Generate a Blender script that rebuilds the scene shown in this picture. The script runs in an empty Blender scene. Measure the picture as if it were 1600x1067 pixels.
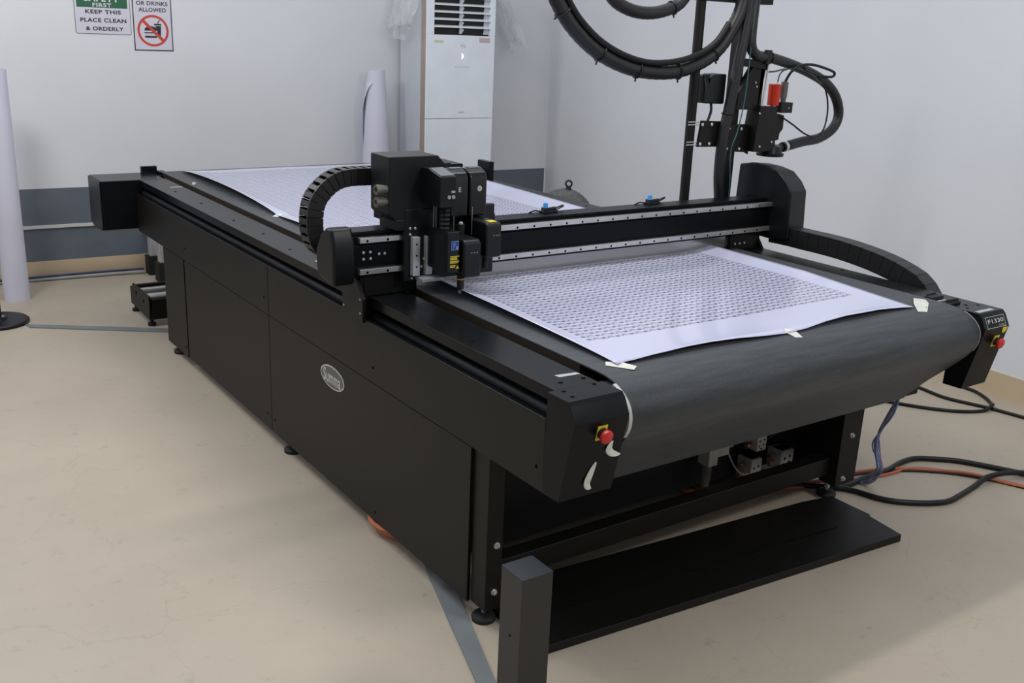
import bpy, bmesh, math, random
from mathutils import Vector, Matrix

# ------------------------------------------------------------------ camera, world, lights, exposure
sc = bpy.context.scene
COL = sc.collection
cam_data = bpy.data.cameras.new('camera')
cam = bpy.data.objects.new('camera', cam_data)
COL.objects.link(cam)
YAW, PITCH, ROLL, FPX = 0.61740286, 0.30140831, 0.0431401, 1566.09
_f = Vector((math.sin(YAW) * math.cos(PITCH), math.cos(YAW) * math.cos(PITCH), -math.sin(PITCH)))
_r = Vector((math.cos(YAW), -math.sin(YAW), 0))
_u = _r.cross(_f)
_r2 = _r * math.cos(ROLL) + _u * math.sin(ROLL)
_u2 = -_r * math.sin(ROLL) + _u * math.cos(ROLL)
m = Matrix((_r2, _u2, -_f)).transposed().to_4x4()
m.translation = Vector((0, 0, 1.8))
cam.matrix_world = m
cam_data.sensor_fit = 'HORIZONTAL'
cam_data.sensor_width = 36.0
cam_data.lens = 36.0 * FPX / 1600.0
cam_data.clip_start = 0.05
sc.camera = cam

sc.view_settings.view_transform = 'Standard'
sc.view_settings.look = 'None'
sc.view_settings.exposure = 0.40
sc.view_settings.gamma = 1.0
sc.view_settings.use_curve_mapping = False

world = bpy.data.worlds.new('room_light')
sc.world = world
world.use_nodes = True
bg = world.node_tree.nodes['Background']
# bounce light of the room: bright ceiling and far end, dim space behind the camera
_nt = world.node_tree
_tc = _nt.nodes.new('ShaderNodeTexCoord')
_dt = _nt.nodes.new('ShaderNodeVectorMath'); _dt.operation = 'DOT_PRODUCT'
_dt.inputs[1].default_value = (-0.10, 0.45, 0.89)
_nt.links.new(_tc.outputs['Generated'], _dt.inputs[0])
_rp = _nt.nodes.new('ShaderNodeValToRGB')
_rp.color_ramp.elements[0].position = 0.0
_rp.color_ramp.elements[0].color = (0.20, 0.20, 0.21, 1)
_rp.color_ramp.elements[1].position = 0.85
_rp.color_ramp.elements[1].color = (0.78, 0.84, 0.93, 1)
_nt.links.new(_dt.outputs['Value'], _rp.inputs[0])
_nt.links.new(_rp.outputs[0], bg.inputs[0])
bg.inputs[1].default_value = 0.85


def lamp(name, loc, power, radius=0.3, col=(1, 0.985, 0.965)):
    d = bpy.data.lights.new(name, 'POINT')
    d.shadow_soft_size = radius
    d.energy = power
    d.color = col
    o = bpy.data.objects.new(name, d)
    COL.objects.link(o)
    o.location = loc
    return o


def batten(name, loc, length, power, width=0.14, col=(1, 0.985, 0.965)):
    d = bpy.data.lights.new(name, 'AREA')
    d.shape = 'RECTANGLE'
    d.size, d.size_y = length, width
    d.energy = power
    d.color = col
    o = bpy.data.objects.new(name, d)
    COL.objects.link(o)
    o.location = loc
    return o


batten('ceiling_batten', (1.9, 2.95, 3.2), 2.4, 29)
lamp('ceiling_fill', (0.2, 5.5, 3.1), 84)  # this and the next are point fills added for ambience
lamp('ceiling_fill', (2.4, 5.2, 3.2), 34)
lamp('ceiling_fill', (2.9, -0.5, 3.2), 104)  # fill added behind the camera to lift walls and front floor

# ------------------------------------------------------------------ materials


def nodes_of(name):
    mt = bpy.data.materials.new(name)
    mt.use_nodes = True
    nt = mt.node_tree
    return mt, nt, nt.nodes['Principled BSDF']


def mat(name, col, rough=0.5, metal=0.0, var=0.0, vscale=8.0, bump=0.0, bscale=300.0, spec=0.5, coat=0.0,
        emit=None, estr=0.0):
    mt, nt, b = nodes_of(name)
    L = nt.links.new
    b.inputs['Roughness'].default_value = rough
    b.inputs['Metallic'].default_value = metal
    b.inputs['Specular IOR Level'].default_value = spec
    b.inputs['Coat Weight'].default_value = coat
    b.inputs['Coat Roughness'].default_value = 0.12
    c = (*col, 1)
    b.inputs['Base Color'].default_value = c
    tc = nt.nodes.new('ShaderNodeTexCoord')
    n = nt.nodes.new('ShaderNodeTexNoise')
    n.inputs['Scale'].default_value = vscale
    n.inputs['Detail'].default_value = 5
    L(tc.outputs['Object'], n.inputs['Vector'])
    if var > 0:
        r = nt.nodes.new('ShaderNodeValToRGB')
        r.color_ramp.elements[0].position = 0.3
        r.color_ramp.elements[1].position = 0.7
        r.color_ramp.elements[0].color = tuple(x * (1 - var) for x in col) + (1,)
        r.color_ramp.elements[1].color = tuple(min(1, x * (1 + var)) for x in col) + (1,)
        L(n.outputs['Fac'], r.inputs[0])
        L(r.outputs[0], b.inputs['Base Color'])
    if bump > 0:
        n2 = nt.nodes.new('ShaderNodeTexNoise')
        n2.inputs['Scale'].default_value = bscale
        n2.inputs['Detail'].default_value = 2
        L(tc.outputs['Object'], n2.inputs['Vector'])
        bp = nt.nodes.new('ShaderNodeBump')
        bp.inputs['Strength'].default_value = bump
        bp.inputs['Distance'].default_value = 0.002
        L(n2.outputs['Fac'], bp.inputs['Height'])
        L(bp.outputs[0], b.inputs['Normal'])
    if emit:
        b.inputs['Emission Color'].default_value = (*emit, 1)
        b.inputs['Emission Strength'].default_value = estr
    return mt


M = {}
M['powder'] = mat('black_powder_coat', (0.0058, 0.0052, 0.0043), 0.46, var=0.06, vscale=3, bump=0.06, bscale=900, spec=0.28)
M['cover'] = mat('black_satin_sheet', (0.0055, 0.0065, 0.0075), 0.25, var=0.08, vscale=3, bump=0.03, bscale=900, spec=0.14)
M['plastic'] = mat('black_moulded_plastic', (0.004, 0.0052, 0.0062), 0.38, var=0.05, bump=0.03, bscale=700, spec=0.33)
M['glossblack'] = mat('glossy_black_plastic', (0.004, 0.0045, 0.005), 0.25, coat=0.1, spec=0.35)
M['matte'] = mat('matte_black', (0.008, 0.008, 0.0085), 0.7, var=0.1)
M['beam'] = mat('anodised_black', (0.0022, 0.0034, 0.0048), 0.36, var=0.05, vscale=6, spec=0.15)
M['head'] = mat('tool_head_black', (0.006, 0.0085, 0.0098), 0.45, var=0.05, vscale=6, spec=0.3)
M['chain'] = mat('chain_nylon', (0.007, 0.007, 0.0075), 0.42, var=0.1, vscale=20)
M['slot'] = mat('slot_bellow', (0.005, 0.007, 0.010), 0.6, var=0.5, vscale=9, spec=0.25, bump=0.3, bscale=40)
M['steel'] = mat('ground_steel', (0.60, 0.59, 0.58), 0.33, metal=0.85, var=0.15, vscale=9)
M['alu'] = mat('brushed_aluminium', (0.66, 0.67, 0.69), 0.38, metal=0.55, var=0.1, vscale=15)
M['rod'] = mat('dark_steel_rod', (0.30, 0.30, 0.31), 0.35, metal=0.7)
M['skirt'] = mat('polished_skirt', (0.36, 0.355, 0.35), 0.16, metal=0.85, var=0.06, vscale=4)
M['screw'] = mat('zinc_screw', (0.65, 0.65, 0.65), 0.35, metal=0.8)
M['lid'] = mat('satin_lid', (0.10, 0.11, 0.12), 0.35)
M['bed'] = mat('bed_edge', (0.028, 0.018, 0.010), 0.6, var=0.15)
M['hole'] = mat('dark_hole', (0.002, 0.002, 0.002), 0.9, spec=0.05)
M['red'] = mat('red_button_plastic', (0.55, 0.025, 0.02), 0.35, var=0.05)
M['redanod'] = mat('red_anodised', (0.62, 0.04, 0.015), 0.3, metal=0.3, var=0.1)
M['yellow'] = mat('yellow_plate', (0.72, 0.58, 0.03), 0.45, var=0.05)
M['blue'] = mat('blue_cap', (0.06, 0.30, 0.70), 0.4)
M['navy'] = mat('blue_label', (0.02, 0.04, 0.32), 0.4)
M['tape'] = mat('masking_tape', (0.60, 0.60, 0.54), 0.7, var=0.12, vscale=60)
M['greylabel'] = mat('grey_label', (0.38, 0.40, 0.41), 0.5, var=0.08)
M['connector'] = mat('grey_connector', (0.12, 0.115, 0.095), 0.45, var=0.15, vscale=40)
M['valve'] = mat('valve_grey', (0.42, 0.40, 0.36), 0.5, var=0.12, vscale=30)
M['brass'] = mat('brass_fitting', (0.30, 0.20, 0.12), 0.4, metal=0.5)
M['cable'] = mat('black_cable', (0.005, 0.005, 0.0055), 0.42, var=0.1, spec=0.35)
M['hose'] = mat('black_hose', (0.0075, 0.008, 0.009), 0.45, var=0.15, vscale=25)
M['orange'] = mat('orange_cable', (0.42, 0.12, 0.05), 0.5, var=0.1)
M['bluewire'] = mat('blue_wire', (0.16, 0.24, 0.42), 0.5, var=0.25, vscale=30)
M['violet'] = mat('violet_wire', (0.28, 0.24, 0.38), 0.5, var=0.2, vscale=30)
M['greywire'] = mat('grey_cable', (0.33, 0.34, 0.33), 0.5, var=0.1)
M['darkblue'] = mat('dark_blue_cable', (0.035, 0.045, 0.11), 0.5, var=0.2)
M['teal'] = mat('teal_tube', (0.03, 0.09, 0.09), 0.35)
M['white'] = mat('white_paint', (0.84, 0.90, 0.97), 0.35, var=0.03)
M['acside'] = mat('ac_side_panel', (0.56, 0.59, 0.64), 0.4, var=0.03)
M['rosegold'] = mat('rose_gold_strip', (0.42, 0.33, 0.28), 0.4, metal=0.2, var=0.08)
M['grille'] = mat('grille_dark', (0.012, 0.011, 0.008), 0.6)
M['paperroll'] = mat('paper_roll_white', (0.64, 0.64, 0.76), 0.6, var=0.04, vscale=3)
M['flatgrey'] = mat('floor_strip_grey', (0.165, 0.18, 0.185), 0.6, var=0.1)
M['trunk'] = mat('white_trunking', (0.60, 0.60, 0.58), 0.5, var=0.04)
M['band'] = mat('grey_band_paint', (0.118, 0.142, 0.176), 0.5, var=0.08, vscale=6, bump=0.05, bscale=60)
M['cream'] = mat('cream_skirting', (0.58, 0.46, 0.31), 0.5, var=0.05, vscale=5)
M['signwhite'] = mat('sign_white', (0.62, 0.61, 0.70), 0.4)
M['signblack'] = mat('sign_black', (0.012, 0.012, 0.02), 0.5)
M['green'] = mat('sign_green', (0.010, 0.115, 0.045), 0.45)
M['signred'] = mat('sign_red', (0.55, 0.045, 0.03), 0.45)
M['lettering'] = mat('pale_lettering', (0.55, 0.55, 0.50), 0.45)
M['logogrey'] = mat('logo_grey', (0.12, 0.12, 0.105), 0.4, metal=0.2, var=0.1)
M['coil'] = mat('grey_flexible_duct', (0.10, 0.10, 0.10), 0.5, var=0.25, vscale=40)
M['display'] = mat('display_glow', (0.8, 0.85, 1), 0.5, emit=(0.85, 0.9, 1), estr=2.0)
M['pink'] = mat('pink_sticker', (0.60, 0.47, 0.50), 0.5)
M['cream_sticker'] = mat('yellow_sticker', (0.66, 0.65, 0.48), 0.5)
M['beltring'] = mat('pale_belt_edge', (0.50, 0.49, 0.46), 0.55)
M['cap'] = mat('post_cap_painted_sheen', (0.008, 0.012, 0.017), 0.5, var=0.05)  # bluish tint paints the ceiling light's reflection on the post top
M['bollard'] = mat('bollard_black', (0.017, 0.0165, 0.016), 0.42, var=0.08, vscale=20)

# belt felt: dark woven grey with fine scuffs
mt, nt, b = nodes_of('conveyor_felt')
L = nt.links.new
tc = nt.nodes.new('ShaderNodeTexCoord')
n1 = nt.nodes.new('ShaderNodeTexNoise'); n1.inputs['Scale'].default_value = 260; n1.inputs['Detail'].default_value = 2
n2 = nt.nodes.new('ShaderNodeTexNoise'); n2.inputs['Scale'].default_value = 5; n2.inputs['Detail'].default_value = 8
mp = nt.nodes.new('ShaderNodeMapping'); mp.inputs['Scale'].default_value = (1.0, 9.0, 9.0)
L(tc.outputs['Object'], n1.inputs['Vector']); L(tc.outputs['Object'], mp.inputs['Vector']); L(mp.outputs[0], n2.inputs['Vector'])
r1 = nt.nodes.new('ShaderNodeValToRGB')
r1.color_ramp.elements[0].position = 0.36; r1.color_ramp.elements[0].color = (0.018, 0.0215, 0.025, 1)
r1.color_ramp.elements[1].position = 0.66; r1.color_ramp.elements[1].color = (0.036, 0.042, 0.0485, 1)
L(n2.outputs['Fac'], r1.inputs[0])
mx = nt.nodes.new('ShaderNodeMix'); mx.data_type = 'RGBA'; mx.blend_type = 'MULTIPLY'; mx.inputs[0].default_value = 0.75
r2 = nt.nodes.new('ShaderNodeValToRGB')
r2.color_ramp.elements[0].color = (0.40, 0.40, 0.40, 1); r2.color_ramp.elements[1].color = (1, 1, 1, 1)
r2.color_ramp.elements[0].position = 0.35; r2.color_ramp.elements[1].position = 0.6
L(n1.outputs['Fac'], r2.inputs[0]); L(r1.outputs[0], mx.inputs[6]); L(r2.outputs[0], mx.inputs[7])
# sparse pale lint specks
sp = nt.nodes.new('ShaderNodeTexVoronoi'); sp.inputs['Scale'].default_value = 9; sp.inputs['Randomness'].default_value = 1
L(tc.outputs['Object'], sp.inputs['Vector'])
st = nt.nodes.new('ShaderNodeMath'); st.operation = 'LESS_THAN'; st.inputs[1].default_value = 0.022
L(sp.outputs['Distance'], st.inputs[0])
ms = nt.nodes.new('ShaderNodeMix'); ms.data_type = 'RGBA'; ms.inputs[7].default_value = (0.35, 0.35, 0.34, 1)
L(st.outputs[0], ms.inputs[0]); L(mx.outputs[2], ms.inputs[6])
L(ms.outputs[2], b.inputs['Base Color'])
b.inputs['Roughness'].default_value = 0.62
b.inputs['Sheen Weight'].default_value = 0.12
bp = nt.nodes.new('ShaderNodeBump'); bp.inputs['Strength'].default_value = 0.15; bp.inputs['Distance'].default_value = 0.001
L(n1.outputs['Fac'], bp.inputs['Height']); L(bp.outputs[0], b.inputs['Normal'])
M['felt'] = mt

# floor: beige epoxy with patchy tone, scuffs and hairline cracks
mt, nt, b = nodes_of('beige_epoxy_floor')
L = nt.links.new
tc = nt.nodes.new('ShaderNodeTexCoord')
na = nt.nodes.new('ShaderNodeTexNoise'); na.inputs['Scale'].default_value = 1.3; na.inputs['Detail'].default_value = 9; na.inputs['Roughness'].default_value = 0.62
nb = nt.nodes.new('ShaderNodeTexNoise'); nb.inputs['Scale'].default_value = 14; nb.inputs['Detail'].default_value = 7; nb.inputs['Roughness'].default_value = 0.7
L(tc.outputs['Object'], na.inputs['Vector']); L(tc.outputs['Object'], nb.inputs['Vector'])
ra = nt.nodes.new('ShaderNodeValToRGB')
ra.color_ramp.elements[0].position = 0.30; ra.color_ramp.elements[0].color = (0.395, 0.335, 0.258, 1)
ra.color_ramp.elements[1].position = 0.70; ra.color_ramp.elements[1].color = (0.455, 0.39, 0.305, 1)
L(na.outputs['Fac'], ra.inputs[0])
rb = nt.nodes.new('ShaderNodeValToRGB')
rb.color_ramp.elements[0].position = 0.25; rb.color_ramp.elements[0].color = (0.72, 0.70, 0.68, 1)
rb.color_ramp.elements[1].position = 0.42; rb.color_ramp.elements[1].color = (1, 1, 1, 1)
L(nb.outputs['Fac'], rb.inputs[0])
mx = nt.nodes.new('ShaderNodeMix'); mx.data_type = 'RGBA'; mx.blend_type = 'MULTIPLY'; mx.inputs[0].default_value = 0.8
L(ra.outputs[0], mx.inputs[6]); L(rb.outputs[0], mx.inputs[7])
# hairline cracks
nd = nt.nodes.new('ShaderNodeTexNoise'); nd.inputs['Scale'].default_value = 3.0; nd.inputs['Detail'].default_value = 6
L(tc.outputs['Object'], nd.inputs['Vector'])
va = nt.nodes.new('ShaderNodeVectorMath'); va.operation = 'SCALE'; va.inputs['Scale'].default_value = 0.5
L(nd.outputs['Color'], va.inputs[0])
vb = nt.nodes.new('ShaderNodeVectorMath'); vb.operation = 'ADD'
L(va.outputs[0], vb.inputs[0]); L(tc.outputs['Object'], vb.inputs[1])
vo = nt.nodes.new('ShaderNodeTexVoronoi'); vo.feature = 'DISTANCE_TO_EDGE'; vo.inputs['Scale'].default_value = 0.9
L(vb.outputs[0], vo.inputs['Vector'])
rc = nt.nodes.new('ShaderNodeValToRGB')
rc.color_ramp.elements[0].position = 0.0; rc.color_ramp.elements[0].color = (0.90, 0.89, 0.88, 1)
rc.color_ramp.elements[1].position = 0.0025; rc.color_ramp.elements[1].color = (1, 1, 1, 1)
L(vo.outputs['Distance'], rc.inputs[0])
mx2 = nt.nodes.new('ShaderNodeMix'); mx2.data_type = 'RGBA'; mx2.blend_type = 'MULTIPLY'; mx2.inputs[0].default_value = 1.0
L(mx.outputs[2], mx2.inputs[6]); L(rc.outputs[0], mx2.inputs[7])
L(mx2.outputs[2], b.inputs['Base Color'])
b.inputs['Roughness'].default_value = 0.48
bp = nt.nodes.new('ShaderNodeBump'); bp.inputs['Strength'].default_value = 0.05; bp.inputs['Distance'].default_value = 0.003
L(nb.outputs['Fac'], bp.inputs['Height']); L(bp.outputs[0], b.inputs['Normal'])
M['floor'] = mt

# walls: painted plaster
def wall_mat(name, col):
    mt, nt, b = nodes_of(name)
    L = nt.links.new
    tc = nt.nodes.new('ShaderNodeTexCoord')
    na = nt.nodes.new('ShaderNodeTexNoise'); na.inputs['Scale'].default_value = 1.1; na.inputs['Detail'].default_value = 8
    L(tc.outputs['Object'], na.inputs['Vector'])
    ra = nt.nodes.new('ShaderNodeValToRGB')
    ra.color_ramp.elements[0].position = 0.3; ra.color_ramp.elements[0].color = tuple(c * 0.96 for c in col) + (1,)
    ra.color_ramp.elements[1].position = 0.7; ra.color_ramp.elements[1].color = tuple(c * 1.03 for c in col) + (1,)
    L(na.outputs['Fac'], ra.inputs[0]); L(ra.outputs[0], b.inputs['Base Color'])
    b.inputs['Roughness'].default_value = 0.75
    nb = nt.nodes.new('ShaderNodeTexNoise'); nb.inputs['Scale'].default_value = 45; nb.inputs['Detail'].default_value = 4
    L(tc.outputs['Object'], nb.inputs['Vector'])
    bp = nt.nodes.new('ShaderNodeBump'); bp.inputs['Strength'].default_value = 0.06; bp.inputs['Distance'].default_value = 0.004
    L(nb.outputs['Fac'], bp.inputs['Height']); L(bp.outputs[0], b.inputs['Normal'])
    return mt
M['wall'] = wall_mat('white_wall_paint', (0.71, 0.725, 0.765))

# printed sheet: rows of small stickers, a dark caption dash and a grey chevron in every cell
mt, nt, b = nodes_of('printed_sheet')
L = nt.links.new
def MN(op, a, c=None, d=None):
    n = nt.nodes.new('ShaderNodeMath'); n.operation = op
    for i, v in enumerate((a, c, d)):
        if v is None: continue
        if isinstance(v, (int, float)): n.inputs[i].default_value = v
        else: L(v, n.inputs[i])
    return n.outputs[0]
tc = nt.nodes.new('ShaderNodeTexCoord'); sx = nt.nodes.new('ShaderNodeSeparateXYZ')
L(tc.outputs['Object'], sx.inputs[0])
# object origin sits at world (1.80, 2.00): first caption at (1.882, 2.250), cell 58 x 29 mm
u = MN('DIVIDE', MN('SUBTRACT', sx.outputs[0], 0.082), 0.058)
v = MN('DIVIDE', MN('SUBTRACT', sx.outputs[1], 0.248), 0.0292)
fu = MN('FRACT', u); fv = MN('FRACT', v)
def band(x, lo, hi): return MN('MULTIPLY', MN('GREATER_THAN', x, lo), MN('LESS_THAN', x, hi))
dash = MN('MULTIPLY', band(fu, 0.02, 0.30), band(fv, 0.10, 0.58))
# glyph: stroke climbing then falling (chevron) and soft grey field behind it
gx = MN('DIVIDE', MN('SUBTRACT', fu, 0.42), 0.54)
inx = band(gx, 0.0, 1.0)
peak = MN('SUBTRACT', 1.0, MN('ABSOLUTE', MN('MULTIPLY', MN('SUBTRACT', gx, 0.55), 1.9)))
yl = MN('ADD', MN('MULTIPLY', peak, 0.40), 0.22)
stroke = MN('MULTIPLY', inx, MN('LESS_THAN', MN('ABSOLUTE', MN('SUBTRACT', fv, yl)), 0.13))
field = MN('MULTIPLY', inx, band(fv, 0.08, 0.92))
rule = MN('MULTIPLY', band(fu, 0.325, 0.405), 0.34)
ink = MN('MAXIMUM', rule, MN('MAXIMUM', MN('MAXIMUM', MN('MULTIPLY', dash, 0.80), MN('MULTIPLY', stroke, 0.62)), MN('MULTIPLY', field, 0.22)))
region = MN('MULTIPLY', band(u, 0.0, 22.0), band(v, 0.0, 130.0))
gap = MN('SUBTRACT', 1.0, band(v, 36.0, 36.4))
ink = MN('MULTIPLY', MN('MULTIPLY', ink, region), gap)
mx = nt.nodes.new('ShaderNodeMix'); mx.data_type = 'RGBA'
L(ink, mx.inputs[0])
mx.inputs[6].default_value = (0.525, 0.535, 0.68, 1); mx.inputs[7].default_value = (0.035, 0.036, 0.06, 1)
L(mx.outputs[2], b.inputs['Base Color'])
b.inputs['Roughness'].default_value = 0.16
b.inputs['Specular IOR Level'].default_value = 0.5
M['sheet'] = mt

# translucent crumpled film
mt, nt, b = nodes_of('clear_plastic_film')
b.inputs['Base Color'].default_value = (0.80, 0.82, 0.84, 1)
b.inputs['Roughness'].default_value = 0.25
b.inputs['Alpha'].default_value = 0.30
M['film'] = mt

# ------------------------------------------------------------------ mesh helpers
AX = {'x': 0, 'y': 1, 'z': 2}


class MB:
    """collects shapes in world coordinates, links them as ONE mesh object"""
    def __init__(self):
        self.bm = bmesh.new()

    def face(self, vs, mi=0):
        try:
            f = self.bm.faces.new(vs)
            f.material_index = mi
            return f
        except ValueError:
            return None

    def box(self, x0, x1, y0, y1, z0, z1, mi=0):
        v = [self.bm.verts.new(p) for p in ((x0, y0, z0), (x1, y0, z0), (x1, y1, z0), (x0, y1, z0),
                                            (x0, y0, z1), (x1, y0, z1), (x1, y1, z1), (x0, y1, z1))]
        for q in ((3, 2, 1, 0), (4, 5, 6, 7), (0, 1, 5, 4), (1, 2, 6, 5), (2, 3, 7, 6), (3, 0, 4, 7)):
            self.face([v[i] for i in q], mi)
        return self

    def prism(self, axis, pts, a0, a1, mi=0, taper=None):
        """polygon pts in the two other axes (order x,y,z), extruded a0..a1; taper = second outline"""
        ax = AX[axis]
        def mk(p, a):
            l = list(p); l.insert(ax, a); return self.bm.verts.new(l)
        A = [mk(p, a0) for p in pts]
        B = [mk(p, a1) for p in (taper or pts)]
        n = len(pts)
        self.face(A, mi); self.face(B[::-1], mi)
        for i in range(n):
            self.face([A[i], B[i], B[(i + 1) % n], A[(i + 1) % n]], mi)
        return self

    def cyl(self, p0, p1, r0, r1=None, seg=20, mi=0, caps=True):
        p0, p1 = Vector(p0), Vector(p1)
        r1 = r0 if r1 is None else r1
        d = (p1 - p0).normalized()
        a = d.orthogonal().normalized(); c = d.cross(a)
        A, B = [], []
        for i in range(seg):
            t = 2 * math.pi * i / seg
            w = a * math.cos(t) + c * math.sin(t)
            A.append(self.bm.verts.new(p0 + w * r0)); B.append(self.bm.verts.new(p1 + w * r1))
        for i in range(seg):
            self.face([A[i], A[(i + 1) % seg], B[(i + 1) % seg], B[i]], mi)
        if caps:
            self.face(A[::-1], mi); self.face(B, mi)
        return self

    def lathe(self, base, axis, prof, seg=24, mi=0):
        """prof: (distance along axis, radius)"""
        base = Vector(base); d = Vector(axis).normalized()
        a = d.orthogonal().normalized(); c = d.cross(a)
        rings = []
        for h, r in prof:
            rings.append([self.bm.verts.new(base + d * h + (a * math.cos(2 * math.pi * i / seg) + c * math.sin(2 * math.pi * i / seg)) * max(r, 1e-5)) for i in range(seg)])
        for A, B in zip(rings, rings[1:]):
            for i in range(seg):
                self.face([A[i], A[(i + 1) % seg], B[(i + 1) % seg], B[i]], mi)
        self.face(rings[0][::-1], mi); self.face(rings[-1], mi)
        return self

    def tube(self, pts, r, seg=10, mi=0, smooth=6, closed=False, ridge=0.0):
        P = spline(pts, smooth) if smooth > 1 else [Vector(p) for p in pts]
        n = len(P)
        T = [(P[min(i + 1, n - 1)] - P[max(i - 1, 0)]).normalized() for i in range(n)]
        a = T[0].orthogonal().normalized()
        rings = []
        for i in range(n):
            a = (a - T[i] * a.dot(T[i])).normalized()
            c = T[i].cross(a)
            rr = (r(i / (n - 1)) if callable(r) else r) * (1 + (ridge if i % 2 else -ridge))
            rings.append([self.bm.verts.new(P[i] + (a * math.cos(2 * math.pi * k / seg) + c * math.sin(2 * math.pi * k / seg)) * rr) for k in range(seg)])
        for A, B in zip(rings, rings[1:]):
            for k in range(seg):
                self.face([A[k], A[(k + 1) % seg], B[(k + 1) % seg], B[k]], mi)
        self.face(rings[0][::-1], mi); self.face(rings[-1], mi)
        return self

    def build(self, name, mats, parent=None, bevel=0.0, seg=2, sharp=35, origin=None):
        me = bpy.data.meshes.new(name)
        if parent is not None:
            org = abs_loc(parent)
        elif origin is not None:
            org = Vector(origin)
        else:
            xs = [v.co for v in self.bm.verts]
            org = Vector(((min(c.x for c in xs) + max(c.x for c in xs)) / 2, (min(c.y for c in xs) + max(c.y for c in xs)) / 2, min(c.z for c in xs)))
        bmesh.ops.recalc_face_normals(self.bm, faces=self.bm.faces)
        for v in self.bm.verts:
            v.co -= org
        for f in self.bm.faces:
            f.smooth = True
        self.bm.to_mesh(me); self.bm.free()
        me.set_sharp_from_angle(angle=math.radians(sharp))
        for k in (mats if isinstance(mats, (list, tuple)) else [mats]):
            me.materials.append(M[k])
        o = bpy.data.objects.new(name, me)
        COL.objects.link(o)
        if parent is not None:
            o.parent = parent
        else:
            o.location = org
        if bevel > 0:
            md = o.modifiers.new('edge', 'BEVEL')
            md.width = bevel; md.segments = seg; md.limit_method = 'ANGLE'; md.angle_limit = math.radians(30)
            md.harden_normals = True
        return o


def abs_loc(o):
    p = Vector(o.location)
    while o.parent is not None:
        o = o.parent; p = p + Vector(o.location)
    return p


def spline(pts, k):
    P = [Vector(p) for p in pts]
    out = []
    for i in range(len(P) - 1):
        p0 = P[max(i - 1, 0)]; p1 = P[i]; p2 = P[i + 1]; p3 = P[min(i + 2, len(P) - 1)]
        for j in range(k):
            t = j / k
            out.append(0.5 * ((2 * p1) + (p2 - p0) * t + (2 * p0 - 5 * p1 + 4 * p2 - p3) * t * t + (3 * p1 - p0 - 3 * p2 + p3) * t ** 3))
    out.append(P[-1])
    return out


def tag(o, label, cat, group=None):
    o['label'] = label; o['category'] = cat
    if group: o['group'] = group
    return o


def thing(name, loc, label, cat, group=None):
    o = bpy.data.objects.new(name, None)
    o.empty_display_size = 0.1
    COL.objects.link(o); o.location = loc
    return tag(o, label, cat, group)


def struct(o):
    o['kind'] = 'structure'
    return o


def text(body, name, m_, parent, org, ux, uy, width=None, height=None, bold=0.0, lift=0.0006):
    """flat lettering centred at org, reading along ux, upright along uy"""
    cu = bpy.data.curves.new('lettering_curve', 'FONT')
    cu.body = body; cu.size = 1.0; cu.align_x = 'LEFT'; cu.offset = bold; cu.extrude = 0.0; cu.space_character = 1.0 + bold * 3.5
    t = bpy.data.objects.new('lettering_curve', cu)
    COL.objects.link(t)
    dg = bpy.context.evaluated_depsgraph_get()
    me = bpy.data.meshes.new_from_object(t.evaluated_get(dg))
    bpy.data.objects.remove(t); bpy.data.curves.remove(cu)
    xs = [v.co.x for v in me.vertices]; ys = [v.co.y for v in me.vertices]
    w, h = max(xs) - min(xs), max(ys) - min(ys)
    cx, cy = (max(xs) + min(xs)) / 2, (max(ys) + min(ys)) / 2
    sx_ = (width / w) if width else height / h
    sy_ = (height / h) if height else sx_
    ux, uy, org = Vector(ux).normalized(), Vector(uy).normalized(), Vector(org)
    nn = ux.cross(uy)
    base = abs_loc(parent)
    for v in me.vertices:
        p = org + ux * ((v.co.x - cx) * sx_) + uy * ((v.co.y - cy) * sy_) + nn * lift
        v.co = p - base
    me.materials.clear(); me.materials.append(M[m_])
    o = bpy.data.objects.new(name, me)
    COL.objects.link(o); o.parent = parent
    return o


# ------------------------------------------------------------------ setting: floor, walls, skirting, painted band
def wy(x): return 7.40 - 0.05 * (x - 1.5)        # back wall line
def wx(y): return 5.17 + 0.05 * (y - 2.65)       # right wall line
CX, CY = 5.397, 7.205                            # room corner
mb = MB(); mb.box(-4, 7.5, -2.5, 8.2, -0.05, 0.0)
struct(mb.build('floor', 'floor', origin=(0, 0, 0)))


def wall_slab(mb, z0, z1, off, thick, which, a, b_):
    if which == 'back':
        p = [(a, wy(a) - off), (b_, wy(b_) - off), (b_, wy(b_) - off + thick), (a, wy(a) - off + thick)]
    else:
        p = [(wx(a) - off, a), (wx(b_) - off, b_), (wx(b_) - off + thick, b_), (wx(a) - off + thick, a)]
    mb.prism('z', p, z0, z1)
    return mb


struct(wall_slab(MB(), -0.05, 3.4, 0, 0.12, 'back', -4, CX + 0.12).build('wall_back', 'wall', origin=(0, 7.4, 0)))
struct(wall_slab(MB(), -0.05, 3.4, 0, 0.12, 'right', -2.5, CY).build('wall_right', 'wall', origin=(5.2, 3, 0)))
struct(wall_slab(MB(), 0.133, 0.634, 0.0025, 0.0045, 'back', -4, CX - 0.012).build('trim_1', 'band', origin=(0, 7.4, 0)))
struct(wall_slab(MB(), 0.0, 0.133, 0.006, 0.008, 'back', -4, CX - 0.006).build('baseboard_back', 'cream', origin=(0, 7.4, 0)))
struct(wall_slab(MB(), 0.0, 0.13, 0.006, 0.008, 'right', -2.5, CY - 0.006).build('baseboard_right', 'cream', origin=(5.2, 3, 0)))
o = wall_slab(MB(), 0.362, 0.384, 0.018, 0.0155, 'back', -1.5, 3.2).build('cable_trunking', 'trunk', bevel=0.002)
tag(o, 'thin white plastic trunking running across the dark grey painted wall band', 'trunking')

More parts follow.
